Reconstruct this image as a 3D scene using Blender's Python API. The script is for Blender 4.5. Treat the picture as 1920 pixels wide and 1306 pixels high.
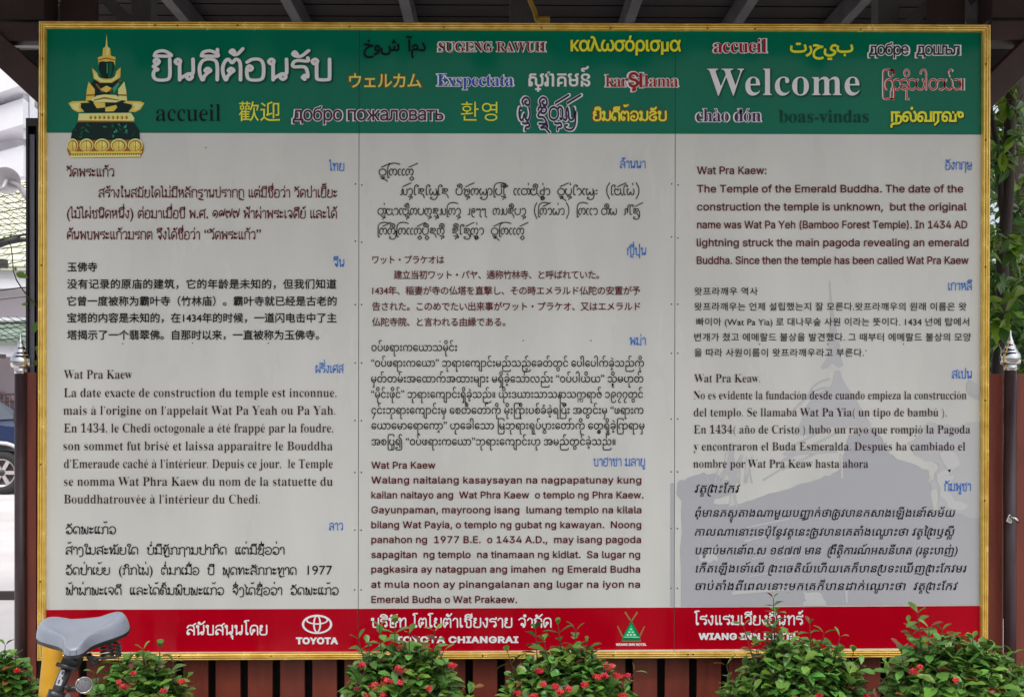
import bpy, bmesh, math, random, re
import numpy as np
from mathutils import Vector, Matrix, Euler
from mathutils.geometry import delaunay_2d_cdt

for o in list(bpy.data.objects):
    bpy.data.objects.remove(o, do_unlink=True)
SC = bpy.context.scene
COL = SC.collection
R = math.radians

# ------------------------------------------------------------------ camera
F, CX, CY = 2081.0, 960.0, 735.0          # focal length and principal point, in pixels of a 1920 px wide picture
CAMP = Vector((-0.066, -4.2012, 1.55))
MROT = Matrix.Rotation(-0.01212, 3, 'Z') @ Matrix.Rotation(math.pi/2 - 0.0021, 3, 'X') @ Matrix.Rotation(0.00086, 3, 'Z')
cd = bpy.data.cameras.new('camera')
cam = bpy.data.objects.new('camera', cd)
COL.objects.link(cam)
cam.matrix_world = Matrix.Translation(CAMP) @ MROT.to_4x4()
cd.sensor_width = 36.0
cd.lens = 36.0 * F / 1920
cd.shift_y = (CY - 653.0) / 1920
cd.clip_start, cd.clip_end = 0.05, 2000
SC.camera = cam

# ------------------------------------------------------------------ sky, sun, exposure
SUN_EL, SUN_AZ = 58.0, -38.0              # degrees; azimuth measured from straight behind the camera, negative = from the left
w = bpy.data.worlds.new("World")
SC.world = w
w.use_nodes = True
nt = w.node_tree
bg = nt.nodes['Background']
sky = nt.nodes.new('ShaderNodeTexSky')
sky.sky_type = 'NISHITA'
sky.sun_disc = False
sky.sun_elevation = R(SUN_EL)
sky.sun_rotation = R(180 + SUN_AZ)
sky.air_density, sky.dust_density, sky.ozone_density = 1.0, 4.0, 1.0
hs = nt.nodes.new('ShaderNodeHueSaturation')
hs.inputs['Saturation'].default_value = 0.45
nt.links.new(sky.outputs[0], hs.inputs['Color'])
nt.links.new(hs.outputs[0], bg.inputs[0])
bg.inputs[1].default_value = 0.15
sd = bpy.data.lights.new('sun', 'SUN')
sd.energy = 1.9
sd.angle = R(25)
sd.color = (1.0, 0.96, 0.9)
sun = bpy.data.objects.new('sun', sd)
COL.objects.link(sun)
_d = Vector((math.sin(R(SUN_AZ))*math.cos(R(SUN_EL)), -math.cos(R(SUN_AZ))*math.cos(R(SUN_EL)), math.sin(R(SUN_EL))))
sun.rotation_euler = _d.to_track_quat('Z', 'Y').to_euler()
SC.view_settings.view_transform = 'Standard'
SC.view_settings.look = 'None'
SC.view_settings.exposure = 0.62
SC.view_settings.gamma = 1.0
SC.cycles.max_bounces = 6
SC.cycles.use_denoising = True

# ------------------------------------------------------------------ helpers
def W(px, py, d):                          # the place at picture position (px, py), d metres in front of the camera
    return CAMP + MROT @ Vector(((px-CX)/F*d, (CY-py)/F*d, -d))
def onplane(pts, y):                       # picture positions -> places on the upright plane at depth y
    p = np.asarray(pts, float)
    v = np.stack([(p[:, 0]-CX)/F, (CY-p[:, 1])/F, -np.ones(len(p))], 1) @ np.array(MROT).T
    t = (y - CAMP.y) / v[:, 1]
    return np.array(CAMP) + v * t[:, None]
def lin(c):
    return tuple(((v/255)/12.92 if v/255 <= 0.04045 else ((v/255+0.055)/1.055)**2.4) for v in c)
def alb(c, k=1.9):
    return tuple(min(0.88, v*k) for v in lin(c))

MATS = {}
def mat(name, col, rough=0.5, metal=0.0, var=0.0, vscale=6.0, bump=0.0, bscale=60.0, spec=0.5, island=0.0, stretch=None, coat=0.0, col2=None, trans=0.0, wave=0.0):
    if name in MATS: return MATS[name]
    m = bpy.data.materials.new(name)
    m.use_nodes = True
    n = m.node_tree; L = n.links
    b = n.nodes['Principled BSDF']
    b.inputs['Base Color'].default_value = (*col, 1)
    b.inputs['Roughness'].default_value = rough
    b.inputs['Metallic'].default_value = metal
    b.inputs['Specular IOR Level'].default_value = spec
    b.inputs['Coat Weight'].default_value = coat
    tc = n.nodes.new('ShaderNodeTexCoord')
    src = tc.outputs['Object']
    if stretch:
        mp = n.nodes.new('ShaderNodeMapping'); mp.inputs['Scale'].default_value = stretch
        L.new(src, mp.inputs[0]); src = mp.outputs[0]
    cur = None
    if var > 0:
        nz = n.nodes.new('ShaderNodeTexNoise'); nz.inputs['Scale'].default_value = vscale; nz.inputs['Detail'].default_value = 6
        L.new(src, nz.inputs['Vector'])
        mx = n.nodes.new('ShaderNodeMix'); mx.data_type = 'RGBA'
        c2 = col2 or tuple(min(1, v*(1+var)) for v in col)
        mx.inputs[6].default_value = (*[v*(1-var) for v in col], 1); mx.inputs[7].default_value = (*c2, 1)
        rp = n.nodes.new('ShaderNodeMapRange'); rp.inputs[1].default_value = 0.3; rp.inputs[2].default_value = 0.7
        L.new(nz.outputs[0], rp.inputs[0]); L.new(rp.outputs[0], mx.inputs[0])
        cur = mx.outputs[2]
        ro = n.nodes.new('ShaderNodeMapRange'); ro.inputs[3].default_value = max(0.03, rough-0.08); ro.inputs[4].default_value = min(1, rough+0.08)
        L.new(nz.outputs[0], ro.inputs[0]); L.new(ro.outputs[0], b.inputs['Roughness'])
    if island > 0:
        g = n.nodes.new('ShaderNodeNewGeometry')
        h = n.nodes.new('ShaderNodeHueSaturation')
        a = n.nodes.new('ShaderNodeMapRange'); a.inputs[3].default_value = 1-island; a.inputs[4].default_value = 1+island
        L.new(g.outputs['Random Per Island'], a.inputs[0]); L.new(a.outputs[0], h.inputs['Value'])
        q = n.nodes.new('ShaderNodeMapRange'); q.inputs[3].default_value = 0.47; q.inputs[4].default_value = 0.515
        ml = n.nodes.new('ShaderNodeMath'); ml.operation = 'FRACT'
        m7 = n.nodes.new('ShaderNodeMath'); m7.operation = 'MULTIPLY'; m7.inputs[1].default_value = 7.31
        L.new(g.outputs['Random Per Island'], m7.inputs[0]); L.new(m7.outputs[0], ml.inputs[0]); L.new(ml.outputs[0], q.inputs[0]); L.new(q.outputs[0], h.inputs['Hue'])
        if cur: L.new(cur, h.inputs['Color'])
        else: h.inputs['Color'].default_value = (*col, 1)
        cur = h.outputs[0]
    if cur: L.new(cur, b.inputs['Base Color'])
    if bump > 0:
        nb = n.nodes.new('ShaderNodeTexNoise'); nb.inputs['Scale'].default_value = bscale; nb.inputs['Detail'].default_value = 4
        L.new(src, nb.inputs['Vector'])
        bm_ = n.nodes.new('ShaderNodeBump'); bm_.inputs['Strength'].default_value = bump; bm_.inputs['Distance'].default_value = 0.01
        L.new(nb.outputs[0], bm_.inputs['Height']); L.new(bm_.outputs[0], b.inputs['Normal'])
    if wave > 0:
        nb = n.nodes.new('ShaderNodeTexNoise'); nb.inputs['Scale'].default_value = 1.7; nb.inputs['Detail'].default_value = 1.5
        L.new(src, nb.inputs['Vector'])
        bm_ = n.nodes.new('ShaderNodeBump'); bm_.inputs['Strength'].default_value = 1.0; bm_.inputs['Distance'].default_value = wave
        L.new(nb.outputs[0], bm_.inputs['Height']); L.new(bm_.outputs[0], b.inputs['Normal'])
    if trans > 0:
        t = n.nodes.new('ShaderNodeBsdfTranslucent'); ms = n.nodes.new('ShaderNodeMixShader'); ms.inputs[0].default_value = trans
        if cur: L.new(cur, t.inputs[0])
        else: t.inputs[0].default_value = (*col, 1)
        L.new(b.outputs[0], ms.inputs[1]); L.new(t.outputs[0], ms.inputs[2]); L.new(ms.outputs[0], n.nodes['Material Output'].inputs[0])
    MATS[name] = m
    return m

class MB:                                  # gathers shapes into ONE mesh
    def __init__(s): s.v, s.f, s.m, s.sm = [], [], [], []
    def add(s, vs, fs, mi=0, smooth=False):
        k = len(s.v); s.v += [tuple(p) for p in vs]
        for f in fs: s.f.append([i+k for i in f]); s.m.append(mi); s.sm.append(smooth)
    def box(s, c, size, rot=None, mi=0, bev=0.0):
        bm = bmesh.new(); bmesh.ops.create_cube(bm, size=1)
        bmesh.ops.scale(bm, vec=size, verts=bm.verts)
        if bev: bmesh.ops.bevel(bm, geom=bm.edges[:], offset=bev, segments=2, affect='EDGES', profile=0.6)
        M = Matrix.Translation(c) @ (rot.to_4x4() if rot else Matrix())
        bm.verts.index_update()
        s.add([M @ v.co for v in bm.verts], [[v.index for v in f.verts] for f in bm.faces], mi); bm.free()
    def beam(s, a, b, wd, ht, up=(0, 0, 1), mi=0, bev=0.0):
        a, b = Vector(a), Vector(b); d = (b-a); y = d.normalized(); x = y.cross(Vector(up))
        if x.length < 1e-4: x = y.cross(Vector((1, 0, 0)))
        x.normalize(); z = x.cross(y)
        s.box((a+b)/2, (wd, d.length, ht), Matrix((x, y, z)).transposed(), mi, bev)
    def tube(s, pts, rad, n=10, mi=0, cap=True, smooth=True):
        P = [Vector(p) for p in pts]; rr = rad if isinstance(rad, (list, tuple)) else [rad]*len(P)
        vs, fs = [], []; x = None
        for i, p in enumerate(P):
            t = (P[min(i+1, len(P)-1)] - P[max(i-1, 0)]).normalized()
            if x is None: x = t.orthogonal().normalized()
            else: x = (x - t*x.dot(t)).normalized()
            y = t.cross(x)
            vs += [p + (x*math.cos(2*math.pi*k/n) + y*math.sin(2*math.pi*k/n))*rr[i] for k in range(n)]
        for i in range(len(P)-1):
            for k in range(n): fs.append([i*n+k, i*n+(k+1) % n, (i+1)*n+(k+1) % n, (i+1)*n+k])
        s.add(vs, fs, mi, smooth)
        if cap:
            q = len(s.v)-len(vs)
            s.f.append([q+k for k in range(n)][::-1]); s.m.append(mi); s.sm.append(False)
            q += (len(P)-1)*n
            s.f.append([q+k for k in range(n)]); s.m.append(mi); s.sm.append(False)
    def lathe(s, prof, c, n=28, mi=0, axis=None):
        vs, fs = [], []
        M = axis or Matrix.Identity(3)
        for r, z in prof: vs += [Vector(c) + M @ Vector((r*math.cos(2*math.pi*k/n), r*math.sin(2*math.pi*k/n), z)) for k in range(n)]
        for i in range(len(prof)-1):
            for k in range(n): fs.append([i*n+k, i*n+(k+1) % n, (i+1)*n+(k+1) % n, (i+1)*n+k])
        s.add(vs, fs, mi, True)
    def prism(s, poly, z0, z1, mi=0):
        n = len(poly)
        s.add([(x, y, z0) for x, y in poly]+[(x, y, z1) for x, y in poly],
              [list(range(n))[::-1], list(range(n, 2*n))]+[[i, (i+1) % n, n+(i+1) % n, n+i] for i in range(n)], mi)
    def build(s, name, mats, parent=None, origin=None):
        me = bpy.data.meshes.new(name)
        o_ = Vector(origin) if origin is not None else Vector((0, 0, 0))
        pw = parent.matrix_basis.translation if parent is not None else Vector((0, 0, 0))
        if parent is not None and parent.parent is not None: pw = pw + parent.parent.matrix_basis.translation
        if parent is not None and origin is None: o_ = pw
        me.from_pydata([(v[0]-o_.x, v[1]-o_.y, v[2]-o_.z) for v in s.v], [], s.f)
        for m in (mats if isinstance(mats, (list, tuple)) else [mats]): me.materials.append(m)
        me.polygons.foreach_set('material_index', s.m); me.polygons.foreach_set('use_smooth', s.sm)
        me.update()
        o = bpy.data.objects.new(name, me); COL.objects.link(o)
        o.location = o_ - pw
        if parent is not None: o.parent = parent
        return o
def tag(o, label=None, cat=None, group=None, kind=None):
    if label: o['label'] = label
    if cat: o['category'] = cat
    if group: o['group'] = group
    if kind: o['kind'] = kind
    return o
def thing(name, loc, label, cat, group=None):
    o = bpy.data.objects.new(name, None); COL.objects.link(o); o.location = loc; o.empty_display_size = 0.1
    return tag(o, label, cat, group)

# ------------------------------------------------------------------ lettering engine
_cv = bpy.data.curves.new('glyph', 'FONT'); _ob = bpy.data.objects.new('glyph', _cv); COL.objects.link(_ob)
_dg = bpy.context.evaluated_depsgraph_get()
FONTS = {'B': _cv.font}
try:
    import os
    FONTS['I'] = bpy.data.fonts.load(os.path.join(bpy.utils.resource_path('LOCAL'), 'datafiles', 'fonts', 'Inter.woff2'))
except Exception:
    FONTS['I'] = _cv.font
def _bez(sp, n=4):
    bp = sp.bezier_points; out = []; N = len(bp)
    for i in range(N):
        a, b = bp[i], bp[(i+1) % N]
        p0, p1, p2, p3 = (np.array(q[:2]) for q in (a.co, a.handle_right, b.handle_left, b.co))
        out.append(p0)
        d = p3-p0; l = np.hypot(*d)
        if l < 1e-9: continue
        if max(abs(d[0]*(p1-p0)[1]-d[1]*(p1-p0)[0]), abs(d[0]*(p2-p0)[1]-d[1]*(p2-p0)[0]))/l > 0.004:
            for k in range(1, n):
                t = k/n; out.append((1-t)**3*p0+3*t*(1-t)**2*p1+3*t*t*(1-t)*p2+t**3*p3)
    return np.array(out)
def _raw(s, font):
    if FONTS.get(font) is not None and _cv.font != FONTS[font]: _cv.font = FONTS[font]
    _cv.body = s; _dg.update(); e = _ob.evaluated_get(_dg); cu = e.to_curve(_dg)
    r = [_bez(sp) for sp in cu.splines]; e.to_curve_clear(); return r
GL = {}; _I0 = {}
PSEUDO = {}
def glyph(ch, font):                       # (contours, advance) in em
    k = (ch, font)
    if k in GL: return GL[k]
    if font in PSEUDO and ch in PSEUDO[font]:
        GL[k] = PSEUDO[font][ch]; return GL[k]
    f = font if font in FONTS else 'B'
    if f not in _I0: _I0[f] = _raw('I', f)[-1][:, 0].min()
    r = _raw(ch+'I', f)
    GL[k] = (r[:-1], r[-1][:, 0].min()-_I0[f]); return GL[k]
def area(c): return 0.5*np.sum(c[:, 0]*np.roll(c[:, 1], -1)-np.roll(c[:, 0], -1)*c[:, 1])
def fatten(cs, e):
    if abs(e) < 1e-6 or not cs: return cs
    s = 1 if sum(area(c) for c in cs) > 0 else -1
    out = []
    for c in cs:
        keep = [0]
        for i in range(1, len(c)):
            if np.hypot(*(c[i]-c[keep[-1]])) > 1e-4: keep.append(i)
        c = c[keep]
        if len(c) > 2 and np.hypot(*(c[0]-c[-1])) < 1e-4: c = c[:-1]
        if len(c) < 3: continue
        d = np.roll(c, -1, 0)-c; d /= np.maximum(np.hypot(d[:, 0], d[:, 1]), 1e-9)[:, None]
        n = np.stack([d[:, 1], -d[:, 0]], 1)*s; m = n+np.roll(n, 1, 0)
        q = np.maximum((m*m).sum(1), 1.3)
        out.append(c+m*(2/q)[:, None]*e*(np.array([1, 0.1]) if e < -1e-6 else 1))
    return out
TRI = {}
def tri(key, cs):                          # non-zero winding fill
    if key in TRI: return TRI[key]
    V, E = [], []
    for c in cs:
        k = len(V); n = len(c)
        V += [Vector((float(a), float(b))) for a, b in c]; E += [(k+i, k+(i+1) % n) for i in range(n)]
    if len(V) < 3: TRI[key] = (np.zeros((0, 2)), []); return TRI[key]
    v, _, f, *_x = delaunay_2d_cdt(V, E, [], 0, 1e-5)
    v = np.array([(p.x, p.y) for p in v]); f = [t for t in f if len(t) == 3]
    A = np.concatenate(cs); B = np.concatenate([np.roll(c, -1, 0) for c in cs])
    T = v[np.array(f)].mean(1)
    up = (A[None, :, 1] <= T[:, None, 1]) & (B[None, :, 1] > T[:, None, 1])
    dn = (A[None, :, 1] > T[:, None, 1]) & (B[None, :, 1] <= T[:, None, 1])
    il = (B-A)[None, :, 0]*(T[:, None, 1]-A[None, :, 1])-(T[:, None, 0]-A[None, :, 0])*(B-A)[None, :, 1]
    wn = (up & (il > 0)).sum(1)-(dn & (il < 0)).sum(1)
    TRI[key] = (v, [t for t, q in zip(f, wn) if q != 0]); return TRI[key]
def stroke(pts, hw, smooth=True, n=5):
    P = np.array(pts, float)
    if smooth and len(P) > 2:
        Q = np.vstack([2*P[0]-P[1], P, 2*P[-1]-P[-2]]); o = []
        for i in range(1, len(Q)-2):
            a, b, c, d = Q[i-1:i+3]
            for k in range(n):
                t = k/n; o.append(0.5*(2*b+(c-a)*t+(2*a-5*b+4*c-d)*t*t+(3*b-a-3*c+d)*t**3))
        o.append(P[-1]); P = np.array(o)
    d = np.gradient(P, axis=0); d /= np.maximum(np.hypot(d[:, 0], d[:, 1]), 1e-9)[:, None]
    nn = np.stack([-d[:, 1], d[:, 0]], 1)*hw
    e0, e1 = P[0]-d[0]*hw*0.8, P[-1]+d[-1]*hw*0.8
    return np.vstack([(P+nn), e1[None]+nn[-1:]*0.4, e1[None]-nn[-1:]*0.4, (P-nn)[::-1], e0[None]-nn[:1]*0.4, e0[None]+nn[:1]*0.4])

# hand-drawn letters: Lao and Lanna (x-height 10 units = 0.55 em)
H = [(2, 7.2), (.6, 8.4), (1.6, 9.8), (2.8, 8.6)]
LOOPL = [(2.8, 3.6), (4.2, 2.2), (3, .4), (.9, 1.6)]
E1 = [(3, 9.8), (1.2, 9.2), (.9, 6), (.9, 2), (2, .3), (3.2, 1.4), (2.2, 2.6), (1.2, 1.8)]
sh = lambda p, x, y=0: [(a+x, b+y) for a, b in p]
LAO = {'ວ': (9.4, [[(.5, 7), (2.5, 9.6), (6, 9.6), (8, 7), (8, 3), (6, .3), (3, .2), (1, 1.8), (1.8, 3.6), (3.6, 3), (3.2, 1.2)]]),
 'ດ': (9.6, [LOOPL+[(.4, 5), (1.6, 9), (4.5, 10), (7.4, 9), (8.2, 6), (8.2, 0)]]),
 'ພ': (10.4, [H+[(2, 6), (1.2, 1), (2.6, 0), (4, 1.5), (5, 7.5), (6, 1.5), (7.2, 0), (8.6, 1.5), (9, 10)]]),
 'ຟ': (10.4, [H+[(2, 6), (1.2, 1), (2.6, 0), (4, 1.5), (5, 7.5), (6, 1.5), (7.2, 0), (8.6, 1.5), (9.2, 13.6)]]),
 'ຜ': (10, [H+[(1.6, 4), (1.2, .6), (3, .3), (5, 3.6), (7, .3), (8.6, .6), (8.6, 10)]]),
 'ະ': (6.6, [[(1.8, 8.6), (.6, 7.6), (1.4, 6.4), (2.6, 7.4), (1.8, 8.4)], [(1.4, 6.2), (3.6, 6.4), (5.2, 8.2)], [(1.8, 3.4), (.6, 2.4), (1.4, 1.2), (2.6, 2.2), (1.8, 3.2)], [(1.4, 1), (3.6, 1.2), (5.2, 3)]]),
 'ເ': (4.6, [E1]), 'ແ': (8.4, [E1, sh(E1, 3.8)]),
 'ກ': (9.8, [[(.4, 1.4), (1.6, .3), (2.6, 1.6), (2.2, 4), (2.2, 8), (.6, 9)], [(2.2, 7.2), (4.5, 9.8), (7.4, 9.4), (8.4, 7), (8.4, 0)]]),
 'ສ': (9.6, [[(.8, 7.4), (2.4, 9.5), (5.2, 9.9), (7.4, 8.8), (8, 6), (8, 0)], [(2.1, 2.2), (3.1, 1.2), (2.1, .2), (1, 1.2), (1.1, 3.4), (2.4, 5.2), (4.6, 5.5), (7.9, 3.2)], [(5.6, 9.6), (9.4, 11.8)]]),
 'ລ': (9.6, [[(.8, 7.4), (2.4, 9.5), (5.2, 9.9), (7.4, 8.8), (8, 6), (8, 0)], [(2.1, 2.2), (3.1, 1.2), (2.1, .2), (1, 1.2), (1.1, 3.4), (2.4, 5.2), (4.6, 5.5), (7.9, 3.2)]]),
 'າ': (6.6, [[(1.6, 6.8), (.4, 8), (1.6, 9.8), (4, 9.8), (5.2, 8), (5.2, 0)]]),
 'ງ': (7.2, [[(1.8, 6.8), (.6, 8), (1.8, 9.8), (4.4, 9.6), (5.8, 7), (5.8, 0), (4.4, -2.4), (1.4, -2.8)]]),
 'ໃ': (5.6, [[(2.4, 11.2), (1, 12), (1.6, 14), (3.8, 14.2), (4.8, 12.2), (3.2, 9), (2.6, 2), (4, .3), (5.2, 1.6), (4, 2.6)]]),
 'ໄ': (5.4, [[(.2, 14.4), (2.4, 9.8)], [(4.4, 9.8), (2.4, 9.6), (2.2, 2), (3.6, .3), (4.8, 1.6), (3.6, 2.6)]]),
 'ນ': (10, [H+[(2.4, 6), (2.4, 1.4), (1.2, .3), (.5, 1.8), (2.2, 2.6), (5, .3), (7.4, .6), (8.6, 3), (8.6, 10)]]),
 'ໝ': (13, [H+[(2.4, 6), (2.4, .2), (4.6, 6), (6.2, 9.6), (7.4, 7), (7.2, .6), (6, 1.6), (7.4, 2.2), (11.6, .4)], [(11.6, 0), (11.6, 10)]]),
 'ຍ': (9.4, [[(3, 8.4), (1.8, 9.8), (.7, 8.4), (1.4, 6.4), (3.4, 6), (1.4, 5.2), (.7, 2.4), (2.4, .3), (6, .3), (8, 2.4), (8, 10)]]),
 'ບ': (9.8, [H+[(2, 6), (1.6, 2), (3.4, .2), (6.4, .2), (8.4, 2), (8.4, 10)]]),
 'ປ': (9.8, [H+[(2, 6), (1.6, 2), (3.4, .2), (6.4, .2), (8.4, 2), (8.6, 13.6)]]),
 'ມ': (10, [H+[(2.4, 6), (2.4, 1.2), (1.2, .3), (.5, 1.8), (2, 2.2), (8.6, .3)], [(8.6, 0), (8.6, 10)]]),
 'ຫ': (9.8, [H+[(2.4, 6), (2.4, .2), (4.6, 6), (6.6, 9.7), (8.2, 8), (8.2, 0)]]),
 'ທ': (9.8, [H+[(2.4, 6), (2.4, .2), (4.6, 6), (6.6, 9.7), (8.2, 8), (8.2, 0)]]),
 'ຖ': (9.8, [[(.4, 1.4), (1.6, .3), (2.6, 1.6), (2.2, 4), (2.2, 8), (.6, 9)], [(2.2, 7.2), (4.5, 9.8), (7.4, 9.4), (8.4, 7), (8.4, -3)]]),
 'ຕ': (9.8, [LOOPL+[(.4, 6), (1.4, 9.4), (3, 9.6), (4.2, 7.6), (5.6, 9.6), (7.6, 9), (8.2, 6), (8.2, 0)]]),
 'ຊ': (9.4, [[(2.8, 7), (1.2, 7.4), (1.6, 9.6), (4, 9.4), (4.6, 7.6), (2.4, 4.6), (1.2, 1.6), (2.8, .3), (6, .3), (7.6, 2.5), (7.4, 7.5), (8.8, 9.6)], [(6.4, 1.4), (8, -2.4)]]),
 'ອ': (9.6, [[(.8, 7.6), (3, 9.8), (6.2, 9.6), (8.2, 7), (8.2, 3), (6, .3), (2.6, .3), (.8, 2), (1.6, 4.4), (4, 5), (4.4, 3.4)]]),
 'ຈ': (9, [[(.6, 8), (3, 9.9), (6, 9.6), (7.6, 7), (6.8, 3), (5.4, 0)], [(5.4, .2), (4, 4), (2.4, 5.6), (1.2, 4.2), (3, 3.4)]]),
 'ຄ': (9.6, [LOOPL+[(.4, 5), (1.6, 9), (4.5, 10), (7.4, 9), (8.2, 6), (8.2, 0)], [(.6, 5.6), (3, 6.6), (4.8, 5.4), (3.6, 4.4)]]),
 'ຮ': (9.4, [[(1, 8.2), (3, 9.8), (6, 9.6), (7.6, 8), (4, 6.4), (1.2, 4.6), (1, 1.8), (3.4, .2), (6.6, .4), (8, 2.4), (7, 4.2), (5.4, 3.2)]])}
LAOM = {'ັ': [[(3, 13.4), (2, 12.6), (3, 11.4), (4.2, 12.2), (3.2, 13.4)], [(3, 11.4), (5.6, 12), (7.4, 14.2)]],
 '້': [[(3, 16.8), (3.8, 15.6), (5.2, 16), (7, 17)]], '່': [[(5, 15.2), (5, 17.8)]],
 'ົ': [[(3, 13.4), (2, 12.4), (3, 11.4), (4, 12.4), (3, 13.4), (5.4, 14.4), (7.4, 13), (7.6, 11.4)]],
 'ິ': [[(2, 11.6), (2.4, 13.6), (4.6, 14.4), (7, 13.6), (7.4, 11.6), (4.4, 12.2), (2, 11.6)]],
 'ີ': [[(2, 11.6), (2.4, 13.6), (4.6, 14.4), (7, 13.6), (7.4, 11.6), (4.4, 12.2), (2, 11.6)], [(7.5, 11.4), (7.8, 14.8)]],
 'ື': [[(2, 11.6), (2.4, 13.6), (4.6, 14.4), (7, 13.6), (7.4, 11.6), (4.4, 12.2), (2, 11.6)], [(7.5, 11.4), (7.8, 14.8)], [(6, 12), (6.2, 14.2)]],
 'ໍ': [[(4.6, 11.4), (3.6, 12.5), (4.6, 13.6), (5.6, 12.5), (4.6, 11.4)]], 'ຸ': [[(5.4, -1.4), (6.8, -1.6), (7, -4)]],
 'ຼ': [[(2, -1.4), (3.8, -1.4), (3, -3), (5, -3.2), (8.4, -2)]]}
LAN = {'o': (11.4, [[(5, 0), (1.3, 1.4), (0, 5), (1.3, 8.6), (5, 10), (8.7, 8.6), (10, 5), (8.7, 1.4), (5, 0)]]),
 'n': (12.6, [[(3.4, 1.4), (1.6, .3), (0, 3), (.4, 7.5), (3, 10), (5, 8), (5, 3)], [(5, 7.4), (7.4, 10), (10, 8.4), (10.6, 4.5), (9, .8), (7.6, 1.6)]]),
 'c': (5.6, [[(3.8, 9), (2, 10), (.3, 7), (.3, 3), (1.8, .3), (3.2, .8)]]),
 'a': (8.4, [[(.4, 7.6), (1.6, 9.6), (4, 9.8), (6.2, 7.5), (6.2, 3), (4.4, .4), (2.8, .6)]]),
 'w': (12, [[(2.4, 8.4), (.8, 9.4), (0, 5), (1.4, .6), (3.6, 1), (5, 5), (6.4, 1), (9, .6), (10.4, 5), (9.6, 9.6)]]),
 's': (11.4, [[(0, 1), (1.6, .2), (2.8, 2), (2.2, 6), (3.2, 9.6), (4.4, 6), (4.8, 2), (6.6, .2), (9, 1.2), (10, 5), (9.4, 9.6)]]),
 'u': (11, [[(2.2, 8.6), (1, 9.6), (0, 7), (.8, 2), (4.4, 0), (8, 2), (9, 6), (8.6, 9.8)]]),
 'E': (11.4, [[(1, 7.6), (2, 9.8), (4, 9.4), (4.4, 7.6), (2.2, 6), (1, 3.6), (2.4, 2.6), (6, 2.4), (8.6, -.6), (10, -4.4)], [(4.2, 8.6), (7, 9.8), (9, 7.8), (7, 5.4), (4, 5.6)]]),
 't': (14, [[(4.5, .2), (1.2, 1.6), (.2, 5), (1.4, 8.6), (4.5, 9.8), (7.8, 8.4), (8.8, 5), (7.6, 1.6), (4.5, .2)], [(8, 8), (10, 10), (12.4, 8.6), (12.8, 4), (11.6, .8), (10.4, 1.8)]]),
 'h': (11.4, [[(.4, 8.8), (1.8, 9.8), (2.4, 6), (1.2, 1.4), (3.2, .2), (6.4, .4), (8.8, 3), (9, 7), (8, 9.8)], [(2.2, 6), (5, 8.4), (6.8, 5.6), (5.4, 4.6)]]),
 'm': (12.4, [[(1.8, 8.8), (.8, 9.6), (0, 7), (1, 1.6), (4.4, 0), (8, 2), (9, 6), (8.6, 9.6)], [(8.4, 3), (10.4, 1.6), (11.6, -1)], [(3.4, 9.6), (4.4, 7.4), (6, 9.4)]]),
 'i': (6, [[(3.8, .8), (1.6, .6), (1.2, 4), (1.2, 9), (1.8, 13.4), (4.4, 15.6), (7, 14), (5.2, 12.4)]]),
 'L': (3.4, [[(3.4, -2.8), (1.4, -3.4), (1, -1), (1, 9), (1.6, 14), (5, 18), (12, 19), (18.6, 17.2)]]),
 'q': (9, [[(.4, 1), (2, .3), (2.8, 3), (2, 7), (3.6, 9.8), (5.6, 7.8), (6, 3), (7.4, 14), (10, 15)]]),
 '1': (5.6, [[(0, 1), (2, .2), (3, 2), (3.2, 9.6)]]), '9': (8.4, [[(6.4, 8), (4, 9.8), (1.2, 8), (1, 2), (2, -2.6), (5, -3.4)], [(1.2, 7), (4, 3.6), (6, 5.4), (4, 6.8)]]),
 '7': (8.6, [[(.2, 6.6), (1.4, 9.6), (3.4, 7.4), (5.4, 9.6), (6.4, 6), (6, -1), (8.4, -4)]]),
 '(': (8, [[(6.4, 19), (3, 12), (2.6, 3), (6.4, -6)]]), ')': (8, [[(1.6, 19), (5, 12), (5.4, 3), (1.6, -6)]]), ':': (6, [[(2, 7.4), (3, 6.6), (4.4, 7.4)], [(2, 2.6), (3, 1.8), (4.4, 2.6)]])}
LANM = {'/': [[(-8, 12.8), (4.6, 18.8)]], '_': [[(-9.6, -2.4), (-3.2, -2.8), (-8, -5.4), (-3.6, -5.6), (.6, -9)]], 'v': [[(-4, -7.8), (-6.8, -5), (-4, -2.2), (-1.2, -5), (-4, -7.8)]],
 'j': [[(-.6, 6), (-.6, -2), (-3.4, -6.6), (-9, -6.4), (-10.6, -4), (-8, -3.4)]], 'k': [[(-8.6, -2), (-6, -2.4), (-3, -2), (-2.4, -4.6), (-5.4, -5), (-6.2, -7.4)]],
 '^': [[(-8, 11.6), (-9, 14.6), (-6, 17), (-2.6, 15.6), (-2.2, 12), (-5, 11.6), (-6.6, 13.6), (-4.6, 14.6)]], "'": [[(-3.4, 15.6), (-4, 18.4)]]}
U = 0.055
H1 = [(2.4, 7.4), (1.1, 7.9), (.7, 9), (1.7, 9.9), (2.7, 9.1), (2.4, 7.4)]
FT = [(2.2, 1), (3.2, .2), (4.1, 1.1), (3.2, 2), (2.3, 1.3)]
RL = [(5.6, .3), (4.7, 1.3), (5.7, 2.3), (6.7, 1.4), (5.6, .3)]
KO = [(1.6, 0), (1.6, 5.6), (2.6, 6.8), (.8, 7.8), (2.4, 9.6), (5, 10), (7.4, 9), (8, 7), (8, 0)]
DO = [(4.2, 3.5), (3.1, 4.5), (4.2, 5.6), (5.3, 4.5), (4.2, 3.5), (2.8, 1.8), (2.1, 0), (1, 3), (.9, 6.5), (2.2, 9.2), (4.8, 10), (7.2, 9.2), (8, 6.6), (8, 0)]
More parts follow.
